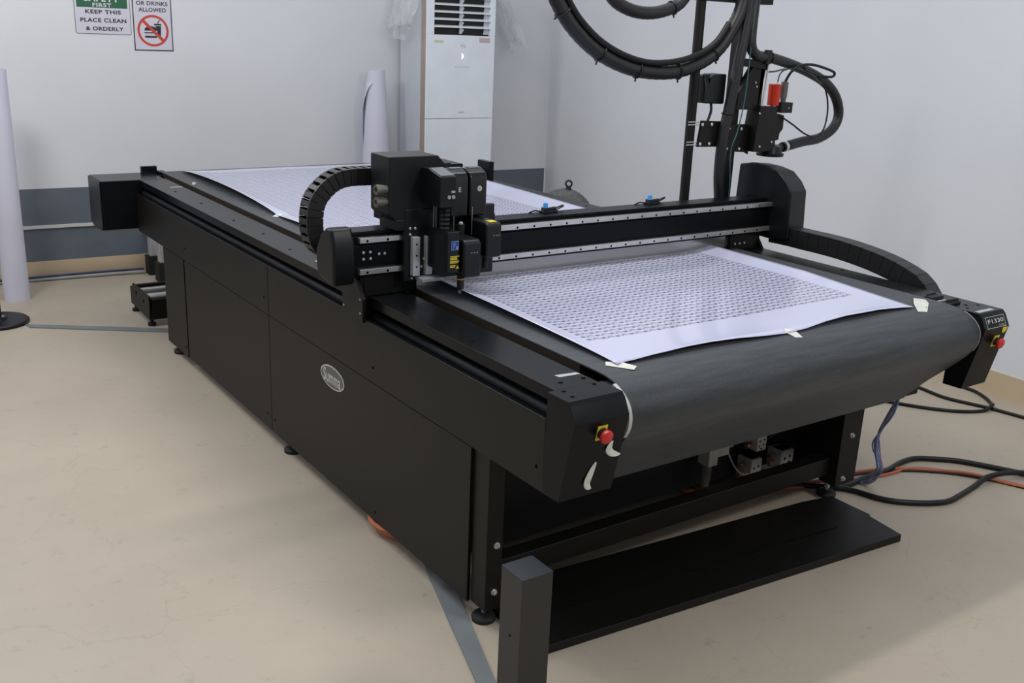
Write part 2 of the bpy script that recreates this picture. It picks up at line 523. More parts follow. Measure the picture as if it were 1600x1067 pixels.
# ------------------------------------------------------------------ the conveyor cutting machine
XS = 1.534        # left side plane
XR = 3.577        # right side plane
mach = thing('flatbed_cutter', (2.55, 4.0, 0), 'large black flatbed conveyor cutting machine filling the middle of the room', 'cutting machine')

# left side: upper band in two sheets, lower panels
def side_panel(y0, y1, z0, z1, extra=None, zfar=None):
    mb = MB()
    mb.prism('x', [(y0, z0), (y1, z0 if zfar is None else zfar), (y1, z1), (y0, z1)], XS, XS + 0.012)
    for (y, z) in (extra or []):
        mb.cyl((XS - 0.0012, y, z), (XS + 0.002, y, z), 0.006, seg=12, mi=1)
    return mb.build('side_panel', ['powder', 'hole'], mach, bevel=0.0012)
side_panel(1.9885, 3.968, 0.5885, 0.806, [(2.02, 0.655), (2.996, 0.646)])
side_panel(3.972, 5.972, 0.5885, 0.806, [(4.02, 0.655), (5.1, 0.655)])
side_panel(2.35, 3.968, 0.055, 0.5855, [(2.98, 0.09), (3.93, 0.12)])
side_panel(3.972, 5.128, 0.055, 0.5855, [(4.02, 0.12)])
side_panel(5.146, 5.50, 0.05, 0.5855, [(5.18, 0.10)])
# turned-in lip along the top edge of the upper band
mb = MB(); mb.box(XS + 0.002, XS + 0.018, 1.99, 5.97, 0.800, 0.8068); mb.build('panel_lip', 'cover', mach, bevel=0.001)
# slot with bellow between panel and top cover
mb = MB()
mb.box(XS + 0.016, XS + 0.16, 1.99, 5.97, 0.775, 0.785)
mb.box(1.66, 1.68, 1.99, 5.97, 0.785, 0.85)
mb.build('rail_channel', 'matte', mach)
mb = MB(); mb.cyl((1.585, 1.992, 0.803), (1.585, 5.968, 0.803), 0.019, seg=16); mb.box(1.605, 1.625, 1.992, 5.968, 0.786, 0.83)
mb.build('linear_rail', 'slot', mach)

# top covers
def top_cover(x0, x1, holes):
    mb = MB(); mb.box(x0, x1, 1.988, 5.974, 0.848, 0.8835)
    for (x, y) in holes:
        mb.cyl((x, y, 0.8825), (x, y, 0.8845), 0.0075, seg=12, mi=1)
    return mb.build('top_cover', ['cover', 'hole'], mach, bevel=0.002)
top_cover(1.559, 1.709, [(1.61, 2.03), (1.69, 2.03), (1.60, 2.46), (1.60, 2.9), (1.61, 3.9), (1.63, 4.25), (1.62, 4.6), (1.63, 5.1), (1.62, 5.5)])
mb = MB(); mb.box(3.42, XR, 1.988, 5.974, 0.79, 0.8835)
for (x, y) in ((3.5, 2.0), (3.55, 2.6), (3.52, 4.3), (3.52, 5.0)):
    mb.cyl((x, y, 0.8825), (x, y, 0.8845), 0.0075, seg=12, mi=1)
mb.build('top_cover', ['cover', 'hole'], mach, bevel=0.002)
# under the covers: bed, right frame panel, plus an added sheet that blocks light inside
mb = MB(); mb.box(1.748, 3.415, 2.12, 6.18, 0.62, 0.889); mb.build('vacuum_bed', 'bed', mach)
mb = MB(); mb.box(1.56, 3.40, 2.78, 2.80, 0.05, 0.70); mb.box(3.36, 3.40, 2.36, 5.6, 0.05, 0.79); mb.build('inner_frame_and_light_block', 'matte', mach)

# belt: runs over the nose roller and slopes back underneath
nose = [(6.20, 0.893), (2.10, 0.8935), (2.03, 0.893), (1.985, 0.889), (1.945, 0.879), (1.912, 0.862), (1.888, 0.838), (1.877, 0.808), (1.880, 0.776),
        (1.895, 0.745), (1.920, 0.712), (1.971, 0.658), (2.046, 0.585), (2.118, 0.505), (2.14, 0.478), (2.175, 0.462), (2.6, 0.46)]
def offset(poly, d):
    out = []
    for i, p in enumerate(poly):
        a = Vector(poly[max(i - 1, 0)]); c = Vector(poly[min(i + 1, len(poly) - 1)])
        t = (c - a).normalized()
        out.append((p[0] - t.y * d, p[1] + t.x * d))
    return out
sm = [(v.x, v.y) for v in spline([Vector((p[0], p[1], 0)) for p in nose[1:-1]], 4)]
line = [nose[0]] + sm + [nose[-1]]
inner = offset(line, 0.004)
if inner[5][1] > line[5][1]:
    inner = offset(line, -0.004)
mb = MB()
NX = 1
for xa, xb in ((1.745, 3.4165),):
    A = [mb.bm.verts.new((xa, p[0], p[1])) for p in line]; B = [mb.bm.verts.new((xb, p[0], p[1])) for p in line]
    A2 = [mb.bm.verts.new((xa, p[0], p[1])) for p in inner]; B2 = [mb.bm.verts.new((xb, p[0], p[1])) for p in inner]
    for i in range(len(line) - 1):
        mb.face([A[i], A[i + 1], B[i + 1], B[i]]); mb.face([A2[i + 1], A2[i], B2[i], B2[i + 1]])
        mb.face([A[i + 1], A[i], A2[i], A2[i + 1]]); mb.face([B[i], B[i + 1], B2[i + 1], B2[i]])
mb.build('conveyor_belt', 'felt', mach, sharp=40)
# pale roller rims seen at both belt ends, and the roller core
def rim(x0, x1):
    mb = MB()
    arc = [p for p in sm if p[0] < 1.962 and p[1] > 0.742]
    o_, i_ = offset(arc, -0.001 if offset(arc, 0.01)[8][0] > arc[8][0] else 0.001), offset(arc, 0.008 if offset(arc, 0.01)[8][0] > arc[8][0] else -0.008)
    mb.prism('x', o_ + i_[::-1], x0, x1)
    return mb.build('roller_rim', 'beltring', mach)
rim(1.7325, 1.744)
mb = MB(); mb.cyl((1.73, 1.985, 0.79), (3.43, 1.985, 0.79), 0.085, seg=40); mb.build('nose_roller', 'matte', mach)
rim(3.4172, 3.4195)

# front end blocks (nose-shaped) with emergency stops
prof = [(1.986, 0.8845), (1.897, 0.8845), (1.884, 0.872), (1.862, 0.830), (1.913, 0.590), (1.99, 0.588)]
fd = Vector((0, 0.051, -0.240)).normalized()     # down along the sloping front
fn = Vector((0, -0.240, -0.051)).normalized()    # out of the sloping front


def on_front(x, s):
    """point on the block's sloping front, s metres below the nose edge"""
    return Vector((x, 1.862, 0.830)) + fd * s


def front_block(x0, x1):
    mb = MB(); mb.prism('x', prof, x0, x1)
    for x, y in ((x0 + 0.04, 1.968), (x1 - 0.035, 1.975), (x0 + 0.035, 1.925)):
        mb.cyl((x, y, 0.8835), (x, y, 0.8853), 0.0065, seg=12, mi=1)
    return mb.build('end_block', ['cover', 'hole'], mach, bevel=0.004, seg=3)


def estop(block, x, s, wide):
    c = on_front(x, s)
    mb = MB()
    e = fd.cross(fn)
    def pl(a, b_, d): return c + Vector((1, 0, 0)) * a + fd * b_ + fn * d
    vs = [mb.bm.verts.new(pl(a, b_, 0.0006)) for a, b_ in ((-wide, -0.022), (wide, -0.022), (wide, 0.022), (-wide, 0.022))]
    vt = [mb.bm.verts.new(pl(a, b_, 0.003)) for a, b_ in ((-wide, -0.022), (wide, -0.022), (wide, 0.022), (-wide, 0.022))]
    mb.face(vt); mb.face(vs)
    for i in range(4): mb.face([vs[i], vs[(i + 1) % 4], vt[(i + 1) % 4], vt[i]])
    p = mb.build('emergency_stop_plate', 'yellow', block); p['label'] = 'yellow square plate'
    mb = MB(); mb.lathe(c, fn, [(0.003, 0.0165), (0.008, 0.0155), (0.009, 0.012), (0.016, 0.0115)], seg=24)
    mb.build('button_collar', 'matte', block)
    mb = MB(); mb.lathe(c, fn, [(0.014, 0.012), (0.017, 0.0185), (0.021, 0.0200), (0.028, 0.0195), (0.032, 0.015), (0.0335, 0.006)], seg=28)
    q = mb.build('emergency_stop_button', 'red', block); q['label'] = 'red mushroom button'


bl = front_block(XS, 1.7185)
estop(bl, 1.630, 0.040, 0.0165)
br = front_block(3.42, XR)
estop(br, 3.517, 0.055, 0.016)
# model badge
mb = MB()
c = on_front(3.49, 0.012)
upb = -fd
# badge frame lies on the upper slope of the nose
A0, A1 = Vector((0, 1.884, 0.872)), Vector((0, 1.862, 0.830))
sl = (A1 - A0).normalized(); sn = Vector((0, sl.z, -sl.y)); sn = sn if sn.y < 0 else -sn
def up_pt(x, s, d=0.0): return Vector((x, A0.y, A0.z)) + sl * s + sn * d
def strip(x0, x1, s0, s1):
    lo = [mb.bm.verts.new(up_pt(x, s, 0.0004)) for x, s in ((x0, s0), (x1, s0), (x1, s1), (x0, s1))]
    hi = [mb.bm.verts.new(up_pt(x, s, 0.0014)) for x, s in ((x0, s0), (x1, s0), (x1, s1), (x0, s1))]
    mb.face(hi); mb.face(lo)
    for i in range(4): mb.face([lo[i], lo[(i + 1) % 4], hi[(i + 1) % 4], hi[i]])
strip(3.437, 3.558, 0.001, 0.003); strip(3.437, 3.558, 0.043, 0.045); strip(3.437, 3.439, 0.003, 0.043); strip(3.556, 3.558, 0.003, 0.043)
mb.build('badge_frame', 'greylabel', br)
text('F1330', 'lettering', 'lettering', br, up_pt(3.498, 0.019, 0.001), (1, 0, 0), -sl, width=0.100, height=0.0155, bold=0.012)
text('CLASSIC', 'lettering', 'greylabel', br, up_pt(3.532, 0.037, 0.001), (1, 0, 0), -sl, width=0.038, height=0.007)
mb = MB(); cpt = on_front(3.552, 0.004)
vs = [cpt + Vector((1, 0, 0)) * a + fd * b_ for a, b_ in ((-0.016, -0.002), (0.016, -0.002), (0.014, 0.014), (0, 0.024), (-0.014, 0.014))]
lo = [mb.bm.verts.new(p + fn * 0.0004) for p in vs]; hi = [mb.bm.verts.new(p + fn * 0.0016) for p in vs]
mb.face(hi); mb.face(lo)
for i in range(5): mb.face([lo[i], lo[(i + 1) % 5], hi[(i + 1) % 5], hi[i]])
w = mb.build('warning_sticker', 'yellow', br); w['label'] = 'small yellow warning sticker'

# oval maker's logo on the left side
mb = MB()
def oval(mb, cy, cz, ry, rz, x0, x1, mi):
    mb.prism('x', [(cy + ry * math.cos(t), cz + rz * math.sin(t)) for t in [2 * math.pi * i / 40 for i in range(40)]], x0, x1, mi)
oval(mb, 3.333, 0.503, 0.104, 0.045, XS - 0.0018, XS, 1)
oval(mb, 3.333, 0.503, 0.097, 0.040, XS - 0.0026, XS - 0.0016, 0)
lg = mb.build('logo_plate', ['logogrey', 'lettering'], mach); lg['label'] = 'oval grey logo plate with pale lettering'
text('Summa', 'lettering', 'lettering', lg, (XS - 0.0026, 3.333, 0.503), (0, -1, 0), (0, 0, 1), width=0.150, height=0.052, bold=0.018)

# far-left overhanging box, far-right box, rear guard posts
mb = MB(); mb.prism('x', [(5.975, 0.604), (6.03, 0.588), (6.245, 0.588), (6.262, 0.604), (6.262, 0.884), (5.975, 0.884)], 1.345, 1.70)
mb.prism('y', [(1.337, 0.604), (1.345, 0.604), (1.345, 0.882), (1.337, 0.882)], 5.98, 6.257)
mb.build('end_box', 'cover', mach, bevel=0.004)
mb = MB(); mb.box(3.42, XR + 0.01, 5.70, 6.20, 0.84, 0.935); mb.build('end_box', 'cover', mach, bevel=0.006)
mb = MB(); mb.box(1.70, 3.42, 6.16, 6.262, 0.60, 0.875); mb.build('rear_housing', 'cover', mach, bevel=0.004)
mb = MB(); mb.box(1.642, 1.735, 6.24, 6.27, 0.87, 0.922); mb.box(1.735, 1.775, 6.20, 6.27, 0.875, 0.893); mb.build('rear_guard_post', 'cover', mach, bevel=0.003)
mb = MB(); mb.box(3.54, 3.578, 5.32, 5.455, 0.88, 0.995); mb.build('rear_guard_post', 'cover', mach, bevel=0.003)
mb = MB(); mb.box(3.515, 3.539, 5.40, 5.46, 0.884, 0.945); q = mb.build('sensor_plate', 'greylabel', mach, bevel=0.001)
q['label'] = 'small grey sensor plate'

# legs with levelling feet
def leg(x0, x1, y0, y1, bolts, fx, fy, zb=0.058):
    mb = MB(); mb.box(x0, x1, y0, y1, zb, 0.62)
    o = mb.build('leg', 'powder', mach, bevel=0.003)
    for bx, bz in bolts:
        mb = MB(); mb.lathe((bx, y0, bz), (0, -1, 0), [(0, 0.011), (0.003, 0.011), (0.0032, 0.0075), (0.011, 0.007), (0.012, 0.004), (0.007, 0.0035)], seg=16)
        mb.build('bolt', 'screw', o)
    mb = MB(); mb.lathe((fx, fy, 0.0), (0, 0, 1), [(0.0, 0.038), (0.012, 0.040), (0.02, 0.034), (0.026, 0.014)], seg=28)
    mb.build('levelling_foot', 'matte', o)
    mb = MB(); mb.lathe((fx, fy, 0.0), (0, 0, 1), [(0.026, 0.007), (0.038, 0.007), (0.0385, 0.012), (0.048, 0.012), (0.0485, 0.007), (zb + 0.002, 0.007)], seg=14)
    mb.build('foot_stud', 'screw', o)
leg(1.545, 1.605, 2.262, 2.345, [(1.581, 0.283), (1.577, 0.122)], 1.575, 2.31)
leg(3.238, 3.362, 2.262, 2.345, [(3.30, 0.30), (3.28, 0.115)], 3.305, 2.345, 0.085)
leg(1.55, 1.62, 5.38, 5.46, [], 1.572, 5.40)
leg(3.25, 3.36, 5.38, 5.46, [], 3.30, 5.42)
mb = MB(); mb.lathe((1.574, 3.83, 0), (0, 0, 1), [(0, 0.04), (0.014, 0.041), (0.024, 0.02), (0.026, 0.008), (0.06, 0.008)], seg=24)
mb.build('levelling_foot', 'matte', mach)
# cross members and the pneumatics between the front legs
mb = MB(); mb.box(1.606, 3.237, 2.30, 2.36, 0.125, 0.20)
mb.build('cross_beam', 'powder', mach, bevel=0.003)
mb = MB(); mb.box(1.606, 3.36, 2.56, 2.575, 0.085, 0.47); mb.build('mounting_plate', 'matte', mach)


def valve_block(x, y, z, w, d, h, part='valve_block'):
    mb = MB(); mb.box(x, x + w, y, y + d, z, z + h)
    for i, (fx, fz) in enumerate(((0.25, 0.3), (0.7, 0.35), (0.3, 0.6), (0.72, 0.65), (0.5, 0.12))):
        mb.cyl((x + w * fx, y - 0.0008, z + h * fz), (x + w * fx, y + 0.002, z + h * fz), w * 0.09, seg=10, mi=1)
    mb.box(x + w * 0.15, x + w * 0.85, y + 0.01, y + d * 0.8, z + h, z + h * 1.22, 1)
    o = mb.build(part, ['valve', 'hole'], mach, bevel=0.002)
    for k in (0.28, 0.7):
        mb = MB(); mb.cyl((x - 0.03, y + d * 0.5, z + h * k), (x, y + d * 0.5, z + h * k), 0.011, seg=12)
        mb.build('fitting', 'brass', o)
    return o
valve_block(2.965, 2.47, 0.085, 0.062, 0.075, 0.095)
valve_block(3.145, 2.47, 0.095, 0.075, 0.075, 0.085)
valve_block(2.985, 2.47, 0.215, 0.055, 0.06, 0.07)
mb = MB()
mb.box(2.715, 2.765, 2.47, 2.53, 0.205, 0.30); mb.box(2.765, 2.83, 2.475, 2.525, 0.235, 0.295)
mb.cyl((2.83, 2.50, 0.275), (2.86, 2.50, 0.275), 0.022, seg=18)
mb.cyl((2.735, 2.50, 0.30), (2.735, 2.50, 0.325), 0.02, seg=18)
rg = mb.build('pressure_regulator', 'valve', mach, bevel=0.003)
mb = MB(); mb.lathe((2.735, 2.50, 0.205), (0, 0, -1), [(0, 0.022), (0.06, 0.021), (0.10, 0.015), (0.115, 0.006)], seg=20); mb.build('filter_bowl', 'connector', rg)
for pts, mk in (([(2.84, 2.49, 0.235), (2.87, 2.47, 0.17), (2.92, 2.47, 0.13), (2.965, 2.48, 0.12)], 'greywire'),
                ([(3.045, 2.48, 0.25), (3.16, 2.47, 0.29), (3.26, 2.46, 0.25), (3.27, 2.46, 0.17)], 'cable'),
                ([(3.05, 2.48, 0.22), (3.14, 2.465, 0.22), (3.22, 2.46, 0.19)], 'cable'),
                ([(2.76, 2.48, 0.2), (2.80, 2.45, 0.12), (2.78, 2.45, 0.09)], 'cable')):
    mb = MB(); mb.tube(pts, 0.0035, seg=8); mb.build('air_tube', mk, mach)
mb = MB(); mb.box(2.88, 2.905, 2.553, 2.559, 0.235, 0.245); q = mb.build('label_strip', 'greylabel', mach)
# cable outlet below the right cover
mb = MB(); mb.box(3.44, 3.53, 2.15, 2.30, 0.475, 0.60); mb.box(3.46, 3.52, 2.17, 2.28, 0.60, 0.80); mb.build('cable_outlet', 'powder', mach, bevel=0.004)

# clutter screwed to the right cover: chain anchor, clips
mb = MB(); mb.box(3.43, 3.505, 2.095, 2.13, 0.8835, 0.897); mb.box(3.44, 3.50, 2.125, 2.132, 0.897, 0.903); mb.build('cable_clip', 'matte', mach, bevel=0.002)
mb = MB(); mb.box(3.42, 3.50, 2.02, 2.06, 0.8835, 0.893); mb.box(3.43, 3.50, 2.03, 2.04, 0.893, 0.903); mb.build('cable_clip', 'matte', mach, bevel=0.002)
mb = MB(); mb.box(3.435, 3.535, 1.905, 1.925, 0.8848, 0.8856); q = mb.build('label_strip', 'greylabel', mach); q['label'] = 'pale grey label strip'
mb = MB(); mb.box(3.577, 3.672, 2.165, 2.30, 0.79, 0.835); mb.build('chain_anchor', 'powder', mach, bevel=0.004)

# ---------------- gantry
mb = MB()
mb.box(1.47, 3.60, 3.07, 3.165, 0.957, 1.101)
mb.box(1.47, 3.60, 3.062, 3.07, 0.999, 1.070)
mb.box(1.47, 3.60, 3.085, 3.175, 1.101, 1.114)
beam = mb.build('gantry_beam', 'beam', mach, bevel=0.002)
mb = MB(); mb.box(1.84, 3.43, 3.098, 3.101, 0.9005, 0.957); q = mb.build('beam_skirt', 'skirt', beam); q['label'] = 'polished metal strip under the beam'
for z0, z1 in ((1.080, 1.098), (0.969, 0.988)):
    mb = MB(); mb.box(1.512, 3.588, 3.05, 3.0698, z0, z1)
    x = 1.54
    while x < 3.56:
        mb.cyl((x, 3.0495, (z0 + z1) / 2 - 0.002), (x, 3.052, (z0 + z1) / 2 - 0.002), 0.0052, seg=10, mi=1)
        x += 0.0785
    r = mb.build('linear_guide', ['steel', 'hole'], beam, bevel=0.002); r['label'] = 'bright steel guide rail'
for x, z in ((1.53, 1.045), (1.556, 1.045), (1.53, 1.022), (1.557, 1.022), (1.59, 1.036), (1.612, 1.036)):
    mb = MB(); mb.lathe((x, 3.062, z), (0, -1, 0), [(0, 0.0055), (0.003, 0.005), (0.004, 0.002)], seg=10); mb.build('screw', 'screw', beam)
# blue-capped sensors on top of the beam
for x in (2.372, 2.924):
    mb = MB(); mb.box(x - 0.02, x + 0.055, 3.14, 3.165, 1.1145, 1.122); mb.box(x - 0.012, x + 0.012, 3.14, 3.165, 1.122, 1.134)
    mb.cyl((x + 0.02, 3.152, 1.127), (x + 0.05, 3.152, 1.129), 0.007, seg=12)
    s = mb.build('air_sensor', 'matte', beam, bevel=0.001)
    mb = MB(); mb.cyl((x, 3.152, 1.134), (x, 3.152, 1.152), 0.0105, 0.009, seg=16); q = mb.build('cap', 'blue', s)
    mb = MB(); mb.tube([(x + 0.05, 3.152, 1.129), (x + 0.085, 3.155, 1.137), (x + 0.10, 3.17, 1.13), (x + 0.075, 3.18, 1.116)], 0.003, seg=8); mb.build('air_tube', 'cable', beam)
    mb = MB(); mb.tube([(x - 0.02, 3.152, 1.118), (x - 0.05, 3.155, 1.124), (x - 0.07, 3.17, 1.112)], 0.003, seg=8); mb.build('air_tube', 'cable', beam)

# feet on both sides
mb = MB(); mb.prism('x', [(3.042, 0.80), (3.205, 0.80), (3.205, 0.955), (3.10, 0.955), (3.042, 0.885)], 1.516, 1.529)
for y, z in ((3.06, 0.83), (3.19, 0.83), (3.06, 0.88)):
    mb.cyl((1.5145, y, z), (1.517, y, z), 0.004, seg=10, mi=1)
mb.build('gantry_foot', ['powder', 'screw'], mach, bevel=0.0015)
mb = MB(); mb.box(1.54, 1.75, 3.075, 3.16, 0.8845, 0.957); mb.box(1.53, 1.60, 3.08, 3.19, 0.80, 0.957)
mb.build('gantry_bracket', 'powder', mach, bevel=0.002)
mb = MB(); mb.prism('x', [(3.046, 0.8845), (3.20, 0.8845), (3.20, 0.955), (3.10, 0.955)], 3.548, 3.562)
mb.box(3.37, 3.56, 3.08, 3.17, 0.8845, 0.957)
for x in (3.40, 3.43, 3.46):
    mb.lathe((x, 3.08, 0.915), (0, -1, 0), [(0, 0.006), (0.004, 0.005)], seg=10, mi=1)
mb.build('gantry_foot', ['powder', 'screw'], mach, bevel=0.002)

# end covers of the gantry
mb = MB(); mb.prism('x', [(2.998, 0.965), (3.005, 0.95), (3.125, 0.965), (3.14, 1.0), (3.14, 1.06), (3.10, 1.118), (3.06, 1.145), (3.02, 1.146), (2.998, 1.092)], 1.388, 1.468)
mb.build('gantry_end_cover', 'plastic', mach, bevel=0.012, seg=4)
rp = [(3.278, 0.94), (3.278, 1.07), (3.271, 1.247), (3.197, 1.262), (3.12, 1.258), (3.042, 1.243), (2.987, 1.203), (2.952, 1.160), (2.938, 0.945), (3.05, 0.930)]
mb = MB(); mb.prism('x', rp, 3.585, 3.715, taper=[(3.20 + (p[0] - 3.20) * 0.93, 1.08 + (p[1] - 1.08) * 0.94) for p in rp])
mb.build('gantry_end_cover', 'plastic', mach, bevel=0.008, seg=4)

# ---------------- energy chains
def chain(path_out, lateral, width, thick, plane, n_links, name, gaps=True):
    """path_out: (a, z) outer path in the given plane; inner path offset by thick"""
    P = spline([Vector((p[0], p[1], 0)) for p in path_out], 12)
    L_ = [0]
    for a, b_ in zip(P, P[1:]): L_.append(L_[-1] + (b_ - a).length)
    def at(s):
        s = max(0, min(L_[-1], s))
        for i in range(len(L_) - 1):
            if s <= L_[i + 1]:
                f = (s - L_[i]) / max(1e-9, L_[i + 1] - L_[i]); p = P[i].lerp(P[i + 1], f)
                t = (P[min(i + 2, len(P) - 1)] - P[max(i - 1, 0)]).normalized()
                return p, t
    step = L_[-1] / n_links
    mb = MB()
    def V(p, lat):
        return (p.x, lat, p.y) if plane == 'xz' else (lat, p.x, p.y)
    for i in range(n_links):
        s0, s1 = i * step + step * (0.03 if gaps else 0.008), (i + 1) * step - step * (0.03 if gaps else 0.008)
        (a, ta), (b_, tb) = at(s0), at(s1)
        na = Vector((ta.y, -ta.x, 0)) * SIDE; nb_ = Vector((tb.y, -tb.x, 0)) * SIDE
        for lat0, lat1 in ((lateral, lateral + 0.010), (lateral + width - 0.010, lateral + width)):
            o4 = [a, b_, b_ + nb_ * thick, a + na * thick]
            A = [mb.bm.verts.new(V(p, lat0)) for p in o4]; B = [mb.bm.verts.new(V(p, lat1)) for p in o4]
            mb.face(A); mb.face(B[::-1])
            for k in range(4): mb.face([A[k], A[(k + 1) % 4], B[(k + 1) % 4], B[k]])
        # cross bars outside and inside; a gap shows between bars
        for t0, t1, f in ((0.0, 0.008, 0.66 if gaps else 1.0), (thick - 0.008, thick, 1.0), (thick * 0.5 - 0.004, thick * 0.5 + 0.004, 1.06)):
            (c, tcn), (d, td) = at(s0 + (1 - f) * 0.5 * step), at(s1 - (1 - f) * 0.5 * step)
            nc = Vector((tcn.y, -tcn.x, 0)) * SIDE; ndv = Vector((td.y, -td.x, 0)) * SIDE
            o4 = [c + nc * t0, d + ndv * t0, d + ndv * t1, c + nc * t1]
            A = [mb.bm.verts.new(V(p, lateral + 0.010)) for p in o4]; B = [mb.bm.verts.new(V(p, lateral + width - 0.010)) for p in o4]
            mb.face(A); mb.face(B[::-1])
            for k in range(4): mb.face([A[k], A[(k + 1) % 4], B[(k + 1) % 4], B[k]])
    # dark core: the cables inside
    core = []
    for i in range(0, n_links * 2 + 1):
        p, t = at(i * step / 2); nn = Vector((t.y, -t.x, 0)) * SIDE
        core.append(V(p + nn * thick * 0.5, lateral + width * 0.5))
    mb.tube(core, thick * 0.26, seg=8, smooth=1)
    return mb.build(name, 'chain', mach, bevel=0.001, seg=1)


SIDE = -1
chain([(1.70, 1.315), (1.60, 1.316), (1.547, 1.316), (1.498, 1.309), (1.45, 1.285), (1.407, 1.244), (1.385, 1.201), (1.377, 1.147), (1.380, 1.091), (1.398, 1.044), (1.43, 1.012), (1.49, 1.0)],
      3.18, 0.072, 0.060, 'xz', 20, 'energy_chain')
chain([(3.06, 0.994), (2.95, 0.997), (2.883, 0.996), (2.76, 0.996), (2.657, 0.993), (2.54, 0.983), (2.43, 0.967), (2.345, 0.946), (2.285, 0.926), (2.232, 0.888), (2.20, 0.848), (2.185, 0.80)],
      3.597, 0.080, 0.082, 'yz', 17, 'energy_chain', gaps=False)

# ---------------- tool head on the gantry (a part; its modules are sub-parts)
mb = MB()
mb.box(1.672, 2.045, 3.026, 3.049, 0.935, 1.19)
mb.box(1.64, 2.05, 3.028, 3.155, 1.118, 1.155)
mb.prism('y', [(1.612, 1.18), (1.612, 1.373), (1.802, 1.373), (1.876, 1.300), (1.876, 1.145), (1.652, 1.145), (1.64, 1.15)], 3.03, 3.168)
mb.box(1.86, 1.90, 3.10, 3.16, 1.2, 1.335)
head = mb.build('tool_head', 'head', mach, bevel=0.003)
for x0, x1, z1 in ((1.695, 1.722, 1.095), (1.748, 1.772, 1.095)):
    mb = MB(); mb.box(x0, x1, 3.005, 3.026, 0.957, z1)
    for z in (0.99, 1.03, 1.07):
        mb.cyl(((x0 + x1) / 2, 3.0045, z), ((x0 + x1) / 2, 3.007, z), 0.004, seg=10, mi=1)
    q = mb.build('vertical_guide', ['alu', 'hole'], head, bevel=0.001); q['label'] = 'bright vertical guide rail'
mb = MB(); mb.box(1.715, 1.80, 2.97, 3.026, 0.940, 0.952); mb.build('base_plate', 'alu', head, bevel=0.001)
for x, z in ((1.692, 1.124), (1.712, 1.123), (1.766, 1.122), (1.692, 1.103), (1.748, 1.012), (1.738, 0.985), (1.70, 0.945), (1.725, 0.945)):
    mb = MB(); mb.lathe((x, 3.026, z), (0, -1, 0), [(0, 0.005), (0.004, 0.0045), (0.005, 0.002)], seg=10); mb.build('screw', 'screw', head)
mb = MB(); mb.lathe((1.775, 3.01, 1.032), (0, -1, 0), [(0, 0.009), (0.012, 0.008), (0.013, 0.004)], seg=14)
mb.build('stop_knob', 'screw', head)
for z in (1.262, 1.219):
    mb = MB(); mb.lathe((1.612, 3.048, z), (-1, 0, 0), [(0, 0.013), (0.013, 0.0135), (0.014, 0.016), (0.024, 0.0155), (0.026, 0.0175), (0.042, 0.0175), (0.042, 0.010), (0.034, 0.009)], seg=18)
    q = mb.build('connector', 'connector', head); q['label'] = 'grey round cable connector'
# rear part of the head behind the beam
mb = MB(); mb.box(1.66, 1.86, 3.176, 3.24, 1.13, 1.30); mb.build('rear_cover', 'beam', head, bevel=0.003)

# module 1: slanted upper cover, bellow, knife body
mb = MB(); mb.prism('x', [(2.900, 1.213), (3.03, 1.213), (3.03, 1.335), (2.985, 1.337), (2.900, 1.318)], 1.737, 1.800); mb.build('module_cover', 'plastic', head, bevel=0.003)
mb = MB(); mb.prism('x', [(2.906, 1.3200), (2.983, 1.3372), (2.983, 1.3384), (2.906, 1.3215)], 1.742, 1.795); mb.build('lid_plate', 'lid', head)
mb = MB(); mb.tube([(1.776, 2.935, 1.128 + i * 0.0075) for i in range(13)], 0.0185, seg=20, smooth=1, ridge=0.12); mb.build('bellow', 'plastic', head)
for x in (1.757, 1.766):
    mb = MB(); mb.cyl((x, 2.975, 1.12), (x, 2.975, 1.22), 0.0019, seg=10); mb.build('guide_rod', 'rod', head)
mb = MB(); mb.prism('x', [(2.872, 0.990), (2.93, 0.985), (3.02, 0.992), (3.02, 1.135), (2.872, 1.133)], 1.753, 1.802); md1 = mb.build('knife_module', 'plastic', head, bevel=0.003)
mb = MB()
for z in (1.262,):
    for x in (1.772, 1.789):
        mb.lathe((x, 2.900, z - 0.014), (0, -1, 0), [(0, 0.0068), (0.002, 0.0066), (0.0022, 0.004), (0.0012, 0.0035)], seg=14)
mb.box(1.780, 1.795, 2.8988, 2.900, 1.262, 1.270); mb.build('module_buttons', 'greylabel', head)
# blue badge and yellow warning label on module 1
def rect(mb, x0, x1, z0, z1, y, mi=0, t=0.0008): mb.box(x0, x1, y - t, y, z0, z1, mi)
mb = MB(); rect(mb, 1.768, 1.7965, 1.070, 1.1015, 2.8715, 1); rect(mb, 1.7695, 1.795, 1.0715, 1.100, 2.8708, 0); q = mb.build('module_badge', ['navy', 'greylabel'], head); q['label'] = 'blue square badge'
text('s', 'lettering', 'lettering', head, (1.790, 2.8700, 1.078), (1, 0, 0), (0, 0, 1), height=0.010, bold=0.02)
text('F', 'lettering', 'blue', head, (1.780, 2.8700, 1.086), (1, 0, 0), (0, 0, 1), height=0.020, bold=0.02)
mb = MB()
for k, (w_, z) in enumerate(((1.0, 1.048), (0.75, 1.043), (0.8, 1.038), (1.0, 1.031), (0.9, 1.026), (0.6, 1.016), (0.55, 1.011))):
    rect(mb, 1.764, 1.764 + 0.036 * w_, z - 0.0017, z + 0.0017, 2.8715)
mb.prism('y', [(1.787, 1.004), (1.800, 1.004), (1.7935, 1.016)], 2.8705, 2.8716); q = mb.build('warning_label', 'yellow', head); q['label'] = 'yellow warning label'

